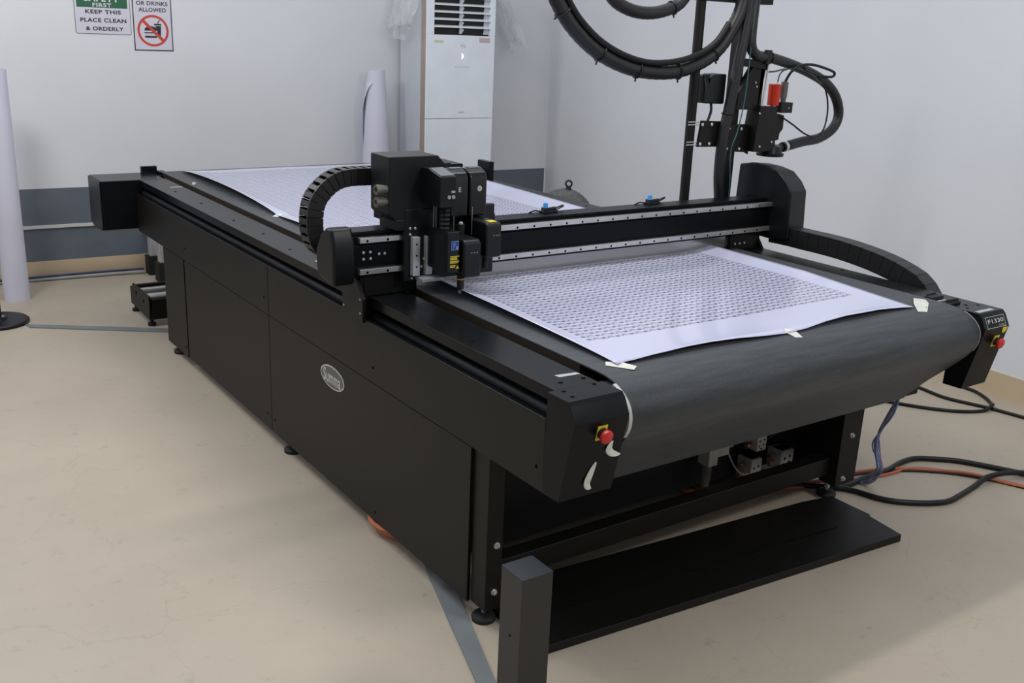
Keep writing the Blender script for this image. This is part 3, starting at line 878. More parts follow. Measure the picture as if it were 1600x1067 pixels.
# modules 2 and 3: tall rounded upper covers, lower tool bodies
def upper(x0, x1, y0, top):
    mb = MB(); mb.prism('x', [(y0, 1.165), (3.03, 1.165), (3.03, top - 0.004), (3.00, top), (y0 + 0.035, top - 0.004), (y0 + 0.010, top - 0.014), (y0, top - 0.032)], x0, x1)
    mb.build('module_cover', 'glossblack', head, bevel=0.007, seg=3)
    mb = MB(); mb.prism('x', [(y0 + 0.035, top - 0.0032), (2.998, top + 0.0008), (2.998, top + 0.0018), (y0 + 0.035, top - 0.0022)], x0 + 0.016, x1 - 0.012); mb.build('lid_plate', 'lid', head)
upper(1.812, 1.884, 2.955, 1.333)
upper(1.890, 1.962, 2.955, 1.333)
text('E', 'lettering', 'lettering', head, (1.848, 2.9545, 1.262), (1, 0, 0), (0, 0, 1), height=0.017, bold=0.02)
mb = MB(); mb.prism('y', [(1.930 + 0.009 * math.cos(t), 1.262 + 0.010 * math.sin(t)) for t in [i * math.pi / 10 for i in range(20)]], 2.954, 2.955); mb.build('module_number_plate', 'lettering', head)
text('1', 'lettering', 'matte', head, (1.930, 2.954, 1.262), (1, 0, 0), (0, 0, 1), height=0.011, bold=0.02)


def lower(x0, x1, y0, z0, z1):
    mb = MB(); mb.prism('x', [(y0, z0), (3.02, z0 + 0.004), (3.02, z1), (y0 + 0.014, z1), (y0 + 0.004, z1 - 0.004), (y0, z1 - 0.014)], x0, x1)
    o = mb.build('tool_body', 'plastic', head, bevel=0.008, seg=3)
    mb = MB()
    for k in range(3): rect(mb, x0 + 0.028 + 0.011 * k, x0 + 0.033 + 0.011 * k, z1 - 0.046, z1 - 0.0435, y0 + 0.0002)
    mb.build('indicator_marks', 'greylabel', head)
lower(1.808, 1.879, 2.852, 0.972, 1.104)
lower(1.898, 1.962, 2.852, 1.034, 1.158)
mb = MB(); mb.lathe((1.826, 2.90, 0.972), (0, 0, -1), [(0, 0.0125), (0.048, 0.0125), (0.049, 0.009), (0.054, 0.008)], seg=18); kh = mb.build('knife_holder', 'matte', head)
mb = MB(); mb.lathe((1.826, 2.90, 0.918), (0, 0, -1), [(0, 0.0075), (0.008, 0.0070), (0.013, 0.003)], seg=14); q = mb.build('knife_tip', 'alu', head); q['label'] = 'bright knife tip'
mb = MB(); mb.lathe((1.826, 2.90, 0.960), (0, 0, -1), [(0, 0.0129), (0.004, 0.0129)], seg=18); mb.build('tool_ring', 'yellow', head)
mb = MB(); mb.lathe((1.94, 2.92, 1.034), (0, 0, -1), [(0, 0.011), (0.05, 0.011), (0.056, 0.006)], seg=16); mb.build('pen_holder', 'matte', head)
mb = MB(); mb.box(1.916, 1.945, 2.862, 2.890, 1.1575, 1.1605); q = mb.build('top_sticker', 'yellow', head, bevel=0.001); q['label'] = 'yellow sticker on top'
mb = MB(); mb.cyl((1.853, 2.95, 1.10), (1.853, 2.95, 1.142), 0.014, seg=16); mb.lathe((1.853, 2.95, 1.142), (0, 0, 1), [(0, 0.008), (0.005, 0.0075), (0.008, 0.004)], seg=14, mi=1)
mb.build('pressure_knob', ['matte', 'greylabel'], head)
for gx, gz in ((1.897, 1.20), (1.822, 1.17)):
    mb = MB(); mb.cyl((gx, 2.948, 1.10), (gx, 2.948, gz), 0.0019, seg=10); mb.build('guide_rod', 'rod', head)

# ---------------- hose mast behind the gantry with the parked router module
PY = 3.255
mb = MB(); mb.cyl((3.229, PY, 0.96), (3.222, PY, 2.25), 0.0215, seg=24); mb.build('mast_pole', 'powder', mach)
mb = MB(); mb.box(3.452, 3.502, PY - 0.022, PY + 0.022, 0.96, 2.25); mb.build('mast_post', 'powder', mach, bevel=0.002)
mb = MB(); mb.box(3.17, 3.55, 3.17, 3.29, 0.93, 0.965); mb.build('mast_base', 'powder', mach, bevel=0.003)
mb = MB(); mb.box(3.205, 3.64, PY - 0.03, PY + 0.03, 1.952, 1.985); mb.cyl((3.50, PY, 1.905), (3.585, PY, 1.903), 0.004, seg=8); mb.build('mast_cross_bar', 'powder', mach, bevel=0.002)


def bracket(pts, bolts):
    mb = MB(); mb.prism('y', pts, PY - 0.038, PY - 0.024)
    for x, z in bolts:
        mb.lathe((x, PY - 0.038, z), (0, -1, 0), [(0, 0.008), (0.003, 0.0078), (0.004, 0.004)], seg=12, mi=1)
    return mb.build('clamp_bracket', ['powder', 'screw'], mach, bevel=0.0015)
bracket([(3.245, 1.338), (3.388, 1.335), (3.388, 1.447), (3.26, 1.452)], [(3.262, 1.435), (3.32, 1.435), (3.258, 1.35), (3.315, 1.35)])
for z in (1.44, 1.353):
    for dz in (-0.006, 0.006):
        mb = MB(); mb.cyl((3.185, PY - 0.030, z + dz), (3.25, PY - 0.030, z + dz), 0.0028, seg=8); mb.build('pole_clamp', 'screw', mach)
bracket([(3.395, 1.315), (3.555, 1.305), (3.575, 1.295), (3.562, 1.425), (3.545, 1.432), (3.405, 1.432)], [(3.432, 1.415), (3.512, 1.412), (3.428, 1.325), (3.51, 1.322)])
# router slide
mb = MB()
mb.prism('y', [(3.445, 1.50), (3.58, 1.498), (3.612, 1.700), (3.53, 1.697), (3.448, 1.575)], PY - 0.06, PY - 0.03)
mb.box(3.575, 3.60, PY - 0.06, PY - 0.02, 1.50, 1.72)
mb.prism('y', [(3.44, 1.692), (3.615, 1.672), (3.615, 1.712), (3.44, 1.722)], PY - 0.07, PY - 0.02)
mb.build('router_slide', 'powder', mach, bevel=0.002)
mb = MB(); mb.cyl((3.592, PY - 0.075, 1.70), (3.592, PY - 0.075, 1.76), 0.017, seg=16); mb.build('router_lift_knob', 'matte', mach)
mb = MB(); mb.cyl((3.592, PY - 0.075, 1.505), (3.604, PY - 0.075, 1.70), 0.0042, seg=12); q = mb.build('lift_rod', 'alu', mach)
for x, z in ((3.555, 1.60), (3.545, 1.618), (3.566, 1.484), (3.59, 1.335), (3.668, 1.354)): mb = MB(); mb.lathe((x, PY - 0.0625 - (0.025 if z < 1.5 else 0), z), (0, -1, 0), [(0, 0.005), (0.003, 0.004)], seg=10); mb.build('screw', 'screw', mach)
mb = MB()
mb.prism('y', [(3.555, 1.312), (3.585, 1.31), (3.70, 1.312), (3.685, 1.512), (3.575, 1.517), (3.56, 1.40)], PY - 0.085, PY - 0.005)
mb.prism('y', [(3.69, 1.355), (3.735, 1.36), (3.738, 1.39), (3.758, 1.41), (3.756, 1.472), (3.69, 1.485)], PY - 0.07, PY - 0.01)
rt = mb.build('router_body', 'powder', mach, bevel=0.003)
mb = MB(); mb.lathe((3.697, PY - 0.045, 1.487), (0, 0, 1), [(0.0, 0.013), (0.028, 0.013), (0.029, 0.027), (0.122, 0.029), (0.124, 0.026)], seg=28)
q = mb.build('router_spindle', 'redanod', rt); q['label'] = 'red cylindrical spindle'
mb = MB(); mb.lathe((3.697, PY - 0.045, 1.482), (0, 0, 1), [(0.0, 0.0135), (0.036, 0.0135)], seg=20); mb.lathe((3.71, PY - 0.045, 1.61), (0, 0, 1), [(0, 0.005), (0.012, 0.004)], seg=10); mb.build('spindle_nose', 'alu', rt)
mb = MB(); mb.lathe((3.757, PY - 0.05, 1.53), (0, 0, 1), [(0, 0.011), (0.03, 0.016), (0.09, 0.0165), (0.094, 0.008)], seg=18); q = mb.build('plug', 'connector', rt); q['label'] = 'grey cylindrical plug'
mb = MB(); mb.box(3.727, 3.80, PY - 0.075, PY - 0.02, 1.483, 1.53); mb.cyl((3.775, PY - 0.076, 1.505), (3.775, PY - 0.07, 1.505), 0.004, seg=8, mi=1); mb.build('clamp', ['matte', 'screw'], rt, bevel=0.003)
mb = MB(); mb.lathe((3.716, PY - 0.045, 1.285), (0, 0, 1), [(0, 0.062), (0.012, 0.064), (0.014, 0.055), (0.045, 0.048), (0.052, 0.03)], seg=32)
mb.cyl((3.74, PY - 0.045, 1.315), (3.80, PY - 0.045, 1.324), 0.017, seg=18); mb.build('dust_shoe', 'plastic', rt)
mb = MB(); mb.cyl((3.795, PY - 0.045, 1.322), (3.84, PY - 0.045, 1.329), 0.0235, seg=20); mb.build('hose_clamp_sleeve', 'cable', rt)
mb = MB(); mb.cyl((3.806, PY - 0.045, 1.3235), (3.822, PY - 0.045, 1.326), 0.0242, seg=20); q = mb.build('hose_clamp', 'screw', rt); q['label'] = 'bright metal hose clamp'
mb = MB(); mb.prism('x', [(PY - 0.03, 1.525), (PY + 0.05, 1.525), (PY + 0.05, 1.60), (PY + 0.02, 1.648), (PY - 0.01, 1.648), (PY - 0.03, 1.60)], 3.268, 3.375, taper=[(PY - 0.03, 1.525), (PY + 0.05, 1.525), (PY + 0.05, 1.62), (PY + 0.02, 1.652), (PY - 0.01, 1.652), (PY - 0.03, 1.62)])
mb.prism('y', [(3.268, 1.525), (3.39, 1.522), (3.39, 1.652), (3.32, 1.650), (3.295, 1.638)], PY - 0.034, PY + 0.05)
mb.build('motor_hood', 'plastic', mach, bevel=0.008, seg=3)
mb = MB(); mb.tube([(3.34, PY, 1.525), (3.335, PY - 0.01, 1.49), (3.31, PY - 0.02, 1.45)], 0.006, seg=8); mb.build('hood_cable', 'cable', mach)

# hoses
def hose(pts, r, name, mk='hose', ties=(), ridge=0.0, sm_=8):
    mb = MB(); mb.tube(pts, r, seg=16, smooth=sm_, ridge=ridge)
    o = mb.build(name, mk, mach, sharp=60)
    P = spline(pts, 12)
    for f in ties:
        i = int(f * (len(P) - 2)); t = (P[i + 1] - P[i]).normalized()
        a = Vector((0, 1, 0)); c = t.cross(a)
        mb = MB()
        ring = [P[i] + (a * math.cos(2 * math.pi * k / 16) + c * math.sin(2 * math.pi * k / 16)) * (r * 1.07) for k in range(17)]
        mb.tube(ring, r * 0.16, seg=6, smooth=1)
        dn = c if c.z < 0 else -c
        mb.cyl(P[i] + dn * r * 1.05, P[i] + dn * r * 1.6, r * 0.14, seg=6)
        mb.build('cable_tie', 'cable', o)
    return o
hy = PY - 0.035
hose([(2.36, hy + .06, 2.12), (2.42, hy + .06, 2.0), (2.475, hy + .055, 1.905), (2.55, hy + .05, 1.818), (2.665, hy + .05, 1.738), (2.80, hy + .045, 1.682), (2.945, hy + .04, 1.655), (3.10, hy + .03, 1.657), (3.23, hy + .02, 1.695),
      (3.32, hy + .005, 1.755), (3.38, hy - .005, 1.84), (3.425, hy - .01, 1.935), (3.45, hy - .01, 2.1)], 0.030, 'vacuum_hose', ties=(0.2, 0.36, 0.48, 0.60, 0.73), ridge=0.02)
LOOP = [(2.36, hy + .06, 2.12), (2.42, hy + .06, 2.0), (2.475, hy + .055, 1.905), (2.55, hy + .05, 1.818), (2.665, hy + .05, 1.738), (2.80, hy + .045, 1.682), (2.945, hy + .04, 1.655), (3.10, hy + .03, 1.657), (3.23, hy + .02, 1.695), (3.32, hy + .005, 1.755), (3.38, hy - .005, 1.84)]
comp = []
for i, q in enumerate(LOOP):
    a, b_ = Vector(LOOP[max(i - 1, 0)]), Vector(LOOP[min(i + 1, len(LOOP) - 1)])
    t = (b_ - a).normalized(); nrm = Vector((-t.z, 0, t.x)).normalized()
    comp.append(tuple(Vector(q) + nrm * (0.037 if i < 7 else 0.045) + Vector((0, -0.018, 0))))
hose(comp, 0.013, 'control_cable', mk='cable')
hose([(2.66, hy + .05, 2.05), (2.735, hy + .05, 1.945), (2.82, hy + .05, 1.902), (2.925, hy + .05, 1.888), (3.03, hy + .05, 1.902), (3.12, hy + .045, 1.945), (3.18, hy + .04, 2.06)], 0.026, 'vacuum_hose', ties=(0.75,), ridge=0.02)
hose([(3.45, PY - .06, 2.1), (3.45, PY - .065, 1.9), (3.42, PY - .065, 1.7), (3.40, PY - .062, 1.55), (3.375, PY - .06, 1.38), (3.378, PY - .055, 1.22), (3.41, PY - .045, 1.08), (3.43, PY - .03, 1.0)], 0.024, 'vacuum_hose', ties=(0.5,))
hose([(3.462, PY - .085, 1.95), (3.46, PY - .09, 1.6), (3.435, PY - .09, 1.42), (3.405, PY - .088, 1.32), (3.43, PY - .08, 1.16), (3.445, PY - .07, 1.02)], 0.0028, 'air_tube', mk='teal')
hose([(3.49, PY - .06, 2.05), (3.475, PY - .07, 1.85), (3.48, PY - .075, 1.77), (3.53, PY - .07, 1.735), (3.64, PY - .06, 1.725), (3.78, PY - .05, 1.70), (3.90, PY - .045, 1.672), (4.02, PY - .045, 1.632), (4.11, PY - .045, 1.58), (4.165, PY - .045, 1.515),
      (4.178, PY - .045, 1.45), (4.14, PY - .045, 1.395), (4.05, PY - .045, 1.357), (3.94, PY - .045, 1.345), (3.84, PY - .045, 1.329)], 0.0235, 'vacuum_hose', ties=(0.28,))
hose([(3.757, PY - .05, 1.622), (3.765, PY - .07, 1.665), (3.80, PY - .085, 1.695), (3.88, PY - .09, 1.702), (3.98, PY - .085, 1.688), (4.06, PY - .08, 1.668), (4.05, PY - .075, 1.648), (3.95, PY - .07, 1.655), (3.85, PY - .075, 1.68)], 0.0062, 'spindle_cable', mk='cable')
hose([(3.725, PY - .07, 1.47), (3.80, PY - .085, 1.432), (3.90, PY - .085, 1.385), (3.99, PY - .08, 1.370), (4.045, PY - .075, 1.41), (4.06, PY - .07, 1.50), (4.03, PY - .065, 1.59), (3.95, PY - .065, 1.655), (3.85, PY - .07, 1.69)], 0.004, 'air_tube', mk='cable')
hose([(3.712, PY - .045, 1.62), (3.715, PY - .05, 1.655), (3.735, PY - .06, 1.675), (3.80, PY - .07, 1.685), (3.90, PY - .072, 1.66), (3.99, PY - .072, 1.615)], 0.0032, 'air_tube', mk='teal')
hose([(3.62, PY - .06, 1.665), (3.66, PY - .065, 1.668), (3.72, PY - .07, 1.68)], 0.004, 'air_fitting', mk='connector')

# ------------------------------------------------------------------ printed sheet on the bed
def sheet_z(x, y):
    xl = left_edge(y); xr = right_edge(y)
    z = 0.8965
    # lifted edges between the strips of tape
    ph = abs(math.sin(math.pi * (y - 2.04) / 2.52)) if y < 4.56 else abs(math.sin(math.pi * (y - 4.56) / 1.62))
    z += (0.027 if y < 4.56 else 0.036) * ph ** 0.6 * math.exp(-((x - xl) / 0.07))
    phr = min(1.0, max(0.0, (y - 2.06) / 0.5))
    z += 0.022 * phr * math.exp(-((xr - x) / 0.10))
    if y < 2.4:
        t = (x - 1.82) / (2.56 - 1.82) if x < 2.56 else (x - 2.56) / (3.24 - 2.56)
        z += 0.013 * math.sin(math.pi * min(1, max(0, t))) * math.exp(-(y - 2.045) / 0.08)
    z += 0.0012 * math.sin(x * 5.1 + y * 2.3) + 0.0012
    return z
def left_edge(y):
    return 1.822 if y < 4.55 else 1.822 + (y - 4.55) * 0.018
def right_edge(y):
    pts = [(2.0, 3.235), (3.1, 3.268), (4.2, 3.335), (5.14, 3.39), (6.25, 3.405)]
    for a, b_ in zip(pts, pts[1:]):
        if y <= b_[0]: return a[1] + (b_[1] - a[1]) * (y - a[0]) / (b_[0] - a[0])
    return pts[-1][1]
mb = MB()
ys = [2.044 + (6.14 - 2.044) * (j / 150) for j in range(151)]
us = [0, .01, .025, .045, .07, .1, .14, .2, .27, .35, .43, .5, .57, .65, .73, .8, .86, .9, .93, .955, .975, .99, 1]
random.seed(11)
grid = []
for j, y in enumerate(ys):
    row = []
    for u_ in us:
        xl, xr = left_edge(y), right_edge(y)
        x = xl + (xr - xl) * u_
        yy = y
        if j == 0: yy = y + 0.012 * math.sin(u_ * 9.5) * math.sin(math.pi * u_) + random.uniform(-.003, .003)
        row.append(mb.bm.verts.new((x, yy, sheet_z(x, y))))
    grid.append(row)
for j in range(len(ys) - 1):
    for i in range(len(us) - 1):
        mb.face([grid[j][i], grid[j][i + 1], grid[j + 1][i + 1], grid[j + 1][i]])
sh = mb.build('printed_sheet', 'sheet', origin=(1.80, 2.00, 0.893))
md = sh.modifiers.new('thickness', 'SOLIDIFY'); md.thickness = 0.0006; md.offset = -1
tag(sh, 'large white glossy sheet printed with rows of small grey stickers, lying on the grey belt', 'printed sheet')

# strips of masking tape: things of their own
def tape_strip(name, p, label, group=None, mk='tape', lift=0.0008):
    mb = MB()
    lo = [mb.bm.verts.new(Vector(q)) for q in p]; hi = [mb.bm.verts.new(Vector(q) + Vector((0, 0, lift))) for q in p]
    mb.face(hi); mb.face(lo)
    n = len(p)
    for i in range(n): mb.face([lo[i], lo[(i + 1) % n], hi[(i + 1) % n], hi[i]])
    return tag(mb.build(name, mk), label, 'tape', group or 'pieces of tape stuck on the machine')
tape_strip('masking_tape', [(1.795, 2.062, 0.8945), (1.845, 1.995, 0.8935), (1.868, 2.010, 0.8960), (1.845, 2.045, 0.9005), (1.812, 2.082, 0.897)], 'strip of masking tape on the left front corner of the printed sheet')
tape_strip('masking_tape', [(2.536, 1.998, 0.8915), (2.562, 1.990, 0.8905), (2.583, 2.045, 0.8990), (2.560, 2.065, 0.9005), (2.535, 2.045, 0.8992)], 'small piece of masking tape at the middle of the sheet front edge')
tape_strip('masking_tape', [(3.207, 2.006, 0.8925), (3.240, 1.990, 0.8905), (3.345, 2.055, 0.8950), (3.385, 2.095, 0.8945), (3.362, 2.130, 0.8945), (3.262, 2.062, 0.9010)], 'piece of masking tape on the right front corner of the printed sheet')
tape_strip('masking_tape', [(1.800, 4.568, 0.8945), (1.822, 4.545, 0.8945), (1.850, 4.56, 0.9035), (1.836, 4.595, 0.9035)], 'tiny piece of tape halfway along the left edge of the sheet, behind the gantry')
tape_strip('masking_tape', [(1.630, 2.086, 0.8838), (1.634, 2.066, 0.8838), (1.705, 2.062, 0.8838), (1.700, 2.078, 0.8838)], 'grey tape strip across the left top cover close to the red button', mk='greylabel')
tape_strip('masking_tape', [(1.612, 3.66, 0.8838), (1.612, 3.64, 0.8838), (1.70, 3.63, 0.8838), (1.70, 3.648, 0.8838)], 'grey tape strip across the left top cover just behind the gantry', mk='greylabel')
tape_strip('masking_tape', [(1.637, 5.665, 0.8838), (1.637, 5.640, 0.8838), (1.702, 5.640, 0.8838), (1.702, 5.660, 0.8838)], 'grey tape strip across the far end of the left top cover', mk='greylabel')
tape_strip('masking_tape', [(1.762, 5.66, 0.8938), (1.762, 5.63, 0.8938), (1.80, 5.70, 0.8938), (1.79, 5.74, 0.8938)], 'small grey tape mark on the belt beside the far left cover', mk='greylabel')
tape_strip('masking_tape', [(3.425, 2.088, 0.8838), (3.425, 2.066, 0.8838), (3.50, 2.066, 0.8838), (3.50, 2.088, 0.8838)], 'grey tape strip across the right top cover near the black clips', mk='greylabel')


def curled_tape(pts_l, pts_r, label):
    mb = MB()
    A = [mb.bm.verts.new(p) for p in pts_l]; B = [mb.bm.verts.new(p) for p in pts_r]
    for i in range(len(A) - 1): mb.face([A[i], A[i + 1], B[i + 1], B[i]])
    o = mb.build('masking_tape', 'tape')
    o.modifiers.new('smooth', 'SUBSURF').levels = 2
    o.modifiers['smooth'].render_levels = 2
    s = o.modifiers.new('thickness', 'SOLIDIFY'); s.thickness = 0.0007
    return tag(o, label, 'tape', 'pieces of tape stuck on the machine')
def F(x, s, d): return on_front(x, s) + fn * d
curled_tape([F(1.674, .075, .001), F(1.661, .088, .003), F(1.656, .103, .004), F(1.661, .113, .012), F(1.671, .115, .024)],
            [F(1.683, .075, .001), F(1.678, .089, .004), F(1.678, .102, .006), F(1.696, .110, .013), F(1.704, .112, .024)], 'curled piece of masking tape under the red button on the left end block')
curled_tape([F(1.632, .134, .001), F(1.617, .157, .002), F(1.606, .182, .004), F(1.604, .205, .005), F(1.612, .217, .014)],
            [F(1.640, .134, .001), F(1.635, .159, .004), F(1.628, .185, .007), F(1.622, .203, .008), F(1.632, .213, .016)], 'longer curled piece of masking tape near the bottom of the left end block')

# ------------------------------------------------------------------ loose panel, bollard, floor strips
mb = MB(); top = [(1.60, 2.052), (3.224, 1.930), (3.248, 2.09), (3.262, 2.10), (3.262, 2.288), (3.10, 2.315), (1.62, 2.42)]
mb.prism('z', top, 0.0, 0.030)
a_, b_ = Vector((1.60, 2.052, 0)), Vector((3.224, 1.930, 0))
o = mb.build('loose_cover_panel', 'powder', bevel=0.002)
tag(o, 'flat black metal cover panel lying on the floor in front of the machine legs', 'metal panel')
mb = MB(); base = abs_loc(o)
for k in (0.42,):
    p0 = Vector((1.62, 2.052 + k * 0.36, 0.0303)); p1 = Vector((3.05, 1.944 + k * 0.36, 0.0303))
    d = (p1 - p0).normalized(); nrm = Vector((-d.y, d.x, 0)) * 0.004
    vs = [mb.bm.verts.new(q) for q in (p0 - nrm, p1 - nrm, p1 + nrm, p0 + nrm)]
    vt = [mb.bm.verts.new(q + Vector((0, 0, 0.0012))) for q in (p0 - nrm, p1 - nrm, p1 + nrm, p0 + nrm)]
    mb.face(vt); mb.face(vs)
    for i in range(4): mb.face([vs[i], vs[(i + 1) % 4], vt[(i + 1) % 4], vt[i]])
mb.build('fold_ridge', 'cover', o)

bo = thing('bollard', (1.3585, 1.803, 0), 'square black metal post in the foreground in front of the left leg', 'post')
mb = MB(); mb.box(1.311, 1.406, 1.757, 1.849, 0.0, 0.4965); mb.cyl((1.3105, 1.80, 0.32), (1.312, 1.80, 0.32), 0.004, seg=10, mi=1); mb.build('post', ['bollard', 'hole'], bo, bevel=0.0015)
mb = MB(); mb.box(1.3105, 1.4065, 1.7565, 1.8495, 0.4965, 0.5005); mb.build('end_cap', 'cap', bo, bevel=0.0012)

mb = MB(); mb.prism('z', [(0.93, 6.33), (0.945, 6.25), (1.60, 5.815), (1.70, 5.75), (1.75, 5.80), (1.615, 5.89)], 0, 0.006)
tag(mb.build('floor_cable_cover', 'flatgrey'), 'flat grey strip on the floor running from the round stand base to the machine', 'floor strip', 'grey floor strips')
mb = MB(); mb.prism('z', [(1.345, 1.94), (1.392, 1.92), (1.609, 2.56), (1.64, 2.66), (1.60, 2.76), (1.564, 2.659)], 0, 0.008)
tag(mb.build('floor_cable_cover', 'flatgrey'), 'flat grey strip on the floor beside the front left leg and the square post', 'floor strip', 'grey floor strips')

# ------------------------------------------------------------------ stand base at the left edge
st = thing('barrier_stand', (0.795, 6.44, 0), 'black round based pole stand cut off by the left picture edge', 'stand')
mb = MB(); mb.lathe((0.795, 6.44, 0), (0, 0, 1), [(0, 0.178), (0.016, 0.18), (0.024, 0.172), (0.027, 0.07)], seg=56); mb.build('base', 'plastic', st)
mb = MB(); mb.lathe((0.795, 6.44, 0.027), (0, 0, 1), [(0, 0.062), (0.012, 0.055), (0.016, 0.034)], seg=32); mb.build('collar', 'plastic', st)
mb = MB(); mb.cyl((0.795, 6.44, 0.043), (0.795, 6.44, 0.95), 0.03, seg=24); mb.build('pole', 'matte', st)
mb = MB(); mb.lathe((0.828, 6.41, 0.043), (0, 0, 1), [(0, 0.008), (0.01, 0.007)], seg=12); mb.build('screw', 'screw', st)

# ------------------------------------------------------------------ paper rolls leaning by the wall
def roll(name, cx, cy, r0, r1, h, label, flap=None):
    root = thing(name, (cx, cy, 0), label, 'paper roll', 'paper rolls standing by the back wall')
    mb = MB(); n, seg = 24, 44
    rings = []
    for j in range(n + 1):
        t = j / n; r = r0 + (r1 - r0) * t
        ring = []
        for i in range(seg):
            a = 2 * math.pi * i / seg
            ring.append(mb.bm.verts.new((cx + r * math.cos(a) + (0 if not flap else (r0 - r) * -0.0), cy + r * math.sin(a), h * t)))
        rings.append(ring)
    for A, B in zip(rings, rings[1:]):
        for i in range(seg): mb.face([A[i], A[(i + 1) % seg], B[(i + 1) % seg], B[i]])
    top = [mb.bm.verts.new((cx + r1 * 0.9 * math.cos(2 * math.pi * i / seg), cy + r1 * 0.9 * math.sin(2 * math.pi * i / seg), h)) for i in range(seg)]
    low = [mb.bm.verts.new((cx + r1 * 0.88 * math.cos(2 * math.pi * i / seg), cy + r1 * 0.88 * math.sin(2 * math.pi * i / seg), h - 0.3)) for i in range(seg)]
    for i in range(seg):
        mb.face([rings[-1][i], rings[-1][(i + 1) % seg], top[(i + 1) % seg], top[i]])
        mb.face([top[i], top[(i + 1) % seg], low[(i + 1) % seg], low[i]])
    mb.face(low); mb.face(rings[0][::-1])
    mb.build('rolled_paper', 'paperroll', root, sharp=50)
    return root
roll('paper_roll', 0.995, 6.96, 0.077, 0.074, 1.446, 'tall white paper roll standing at the left edge by the grey wall band')
r2_ = roll('paper_roll', 3.655, 7.09, 0.150, 0.066, 1.464, 'white paper roll narrower at the top, standing beside the air conditioner')
mb = MB()   # loose outer edge curling away on the left
rows = []
for j in range(15):
    t = j / 14; z = 1.37 - t * 0.46
    ra = 0.150 + (0.066 - 0.150) * z / 1.464
    a_edge = 222 - 62 * min(1, t * 1.9) ** 0.6
    lift = 0.022 * math.sin(math.pi * min(1, 0.12 + t * 0.88))
    row = []
    for k in range(9):
        f = k / 8; a = math.radians(95 + (a_edge - 95) * f)
        r = ra + 0.002 + lift * f ** 2
        row.append(mb.bm.verts.new((3.655 + r * math.cos(a), 7.09 + r * math.sin(a), z)))
    rows.append(row)
for A, B in zip(rows, rows[1:]):
    for k in range(8): mb.face([A[k], A[k + 1], B[k + 1], B[k]])
fo = mb.build('loose_edge', 'paperroll', r2_); s = fo.modifiers.new('thickness', 'SOLIDIFY'); s.thickness = 0.002

# ------------------------------------------------------------------ floor-standing air conditioner with plastic over its top
AX0, AX1, AY0, AY1, AZ = 3.926, 4.540, 6.80, 7.215, 2.16
ac = thing('air_conditioner', ((AX0 + AX1) / 2, 7.0, 0), 'tall white floor standing air conditioner with louvres against the back wall', 'air conditioner')
mb = MB(); mb.box(AX0 + 0.004, AX1 - 0.004, 6.895, AY1, 0.0, AZ); mb.build('body', 'acside', ac, bevel=0.006)
mb = MB(); mb.box(AX0 + 0.001, AX0 + 0.03, 6.813, 6.893, 0.02, AZ - 0.03); mb.box(AX1 - 0.03, AX1 - 0.001, 6.813, 6.893, 0.02, AZ - 0.03); mb.build('side_strip', 'rosegold', ac, bevel=0.012)
GX0, GX1, GZ0, GZ1 = 3.992, 4.497, 1.742, 2.09
mb = MB()
mb.box(AX0, AX1, AY0, 6.812, 0.02, 1.118); mb.box(AX0, AX1, AY0, 6.812, 1.121, GZ0)
mb.box(AX0, GX0, AY0, 6.812, GZ0, AZ); mb.box(GX1, AX1, AY0, 6.812, GZ0, AZ); mb.box(GX0, GX1, AY0, 6.812, GZ1, AZ)
mb.box(GX0 - 0.012, GX0, 6.812, 6.84, GZ0, GZ1); mb.box(GX1, GX1 + 0.012, 6.812, 6.84, GZ0, GZ1)
mb.build('front_panel', 'white', ac, bevel=0.003)
mb = MB(); mb.box(GX0, GX1, 6.838, 6.844, GZ0, GZ1); mb.build('grille_back', 'grille', ac)
for k in range(6):
    z = 1.795 + k * 0.053
    mb = MB(); mb.prism('x', [(6.803, z), (6.803, z + 0.009), (6.836, z + 0.018), (6.836, z + 0.010)], GX0, GX1); mb.build('louvre', 'white', ac)
mb = MB()
for z in (1.752, 1.805, 1.858, 1.911, 1.964, 2.017): 
    mb.prism('y', [(4.225, z), (4.24, z), (4.262, z + 0.028), (4.24, z + 0.05), (4.225, z + 0.05)], 6.815, 6.83)
    mb.prism('y', [(GX1 - 0.05, z), (GX1, z), (GX1, z + 0.05), (GX1 - 0.045, z + 0.05)], 6.825, 6.832)
mb.build('vane', 'acside', ac)
yf = AY0 - 0.0006
mb = MB(); rect(mb, 3.993, 4.075, 1.683, 1.703, AY0); q = mb.build('sticker', 'cream_sticker', ac); q['label'] = 'pale yellow sticker'
mb = MB(); rect(mb, 4.395, 4.493, 1.692, 1.728, AY0); q = mb.build('sticker', 'pink', ac); q['label'] = 'pale pink sticker'
text('TCL', 'lettering', 'greylabel', ac, (4.250, AY0, 1.664), (1, 0, 0), (0, 0, 1), width=0.05, bold=0.01)
text('INVERTER', 'lettering', 'acside', ac, (4.247, AY0, 1.508), (1, 0, 0), (0, 0, 1), width=0.13, height=0.012)
mb = MB(); mb.prism('y', [(4.240, 1.565), (4.258, 1.590), (4.240, 1.612)], AY0 - 0.0008, AY0); mb.build('display_arrow', 'display', ac)
mb = MB(); rect(mb, 4.22, 4.275, 1.164, 1.170, AY0); mb.build('label_strip', 'greylabel', ac)

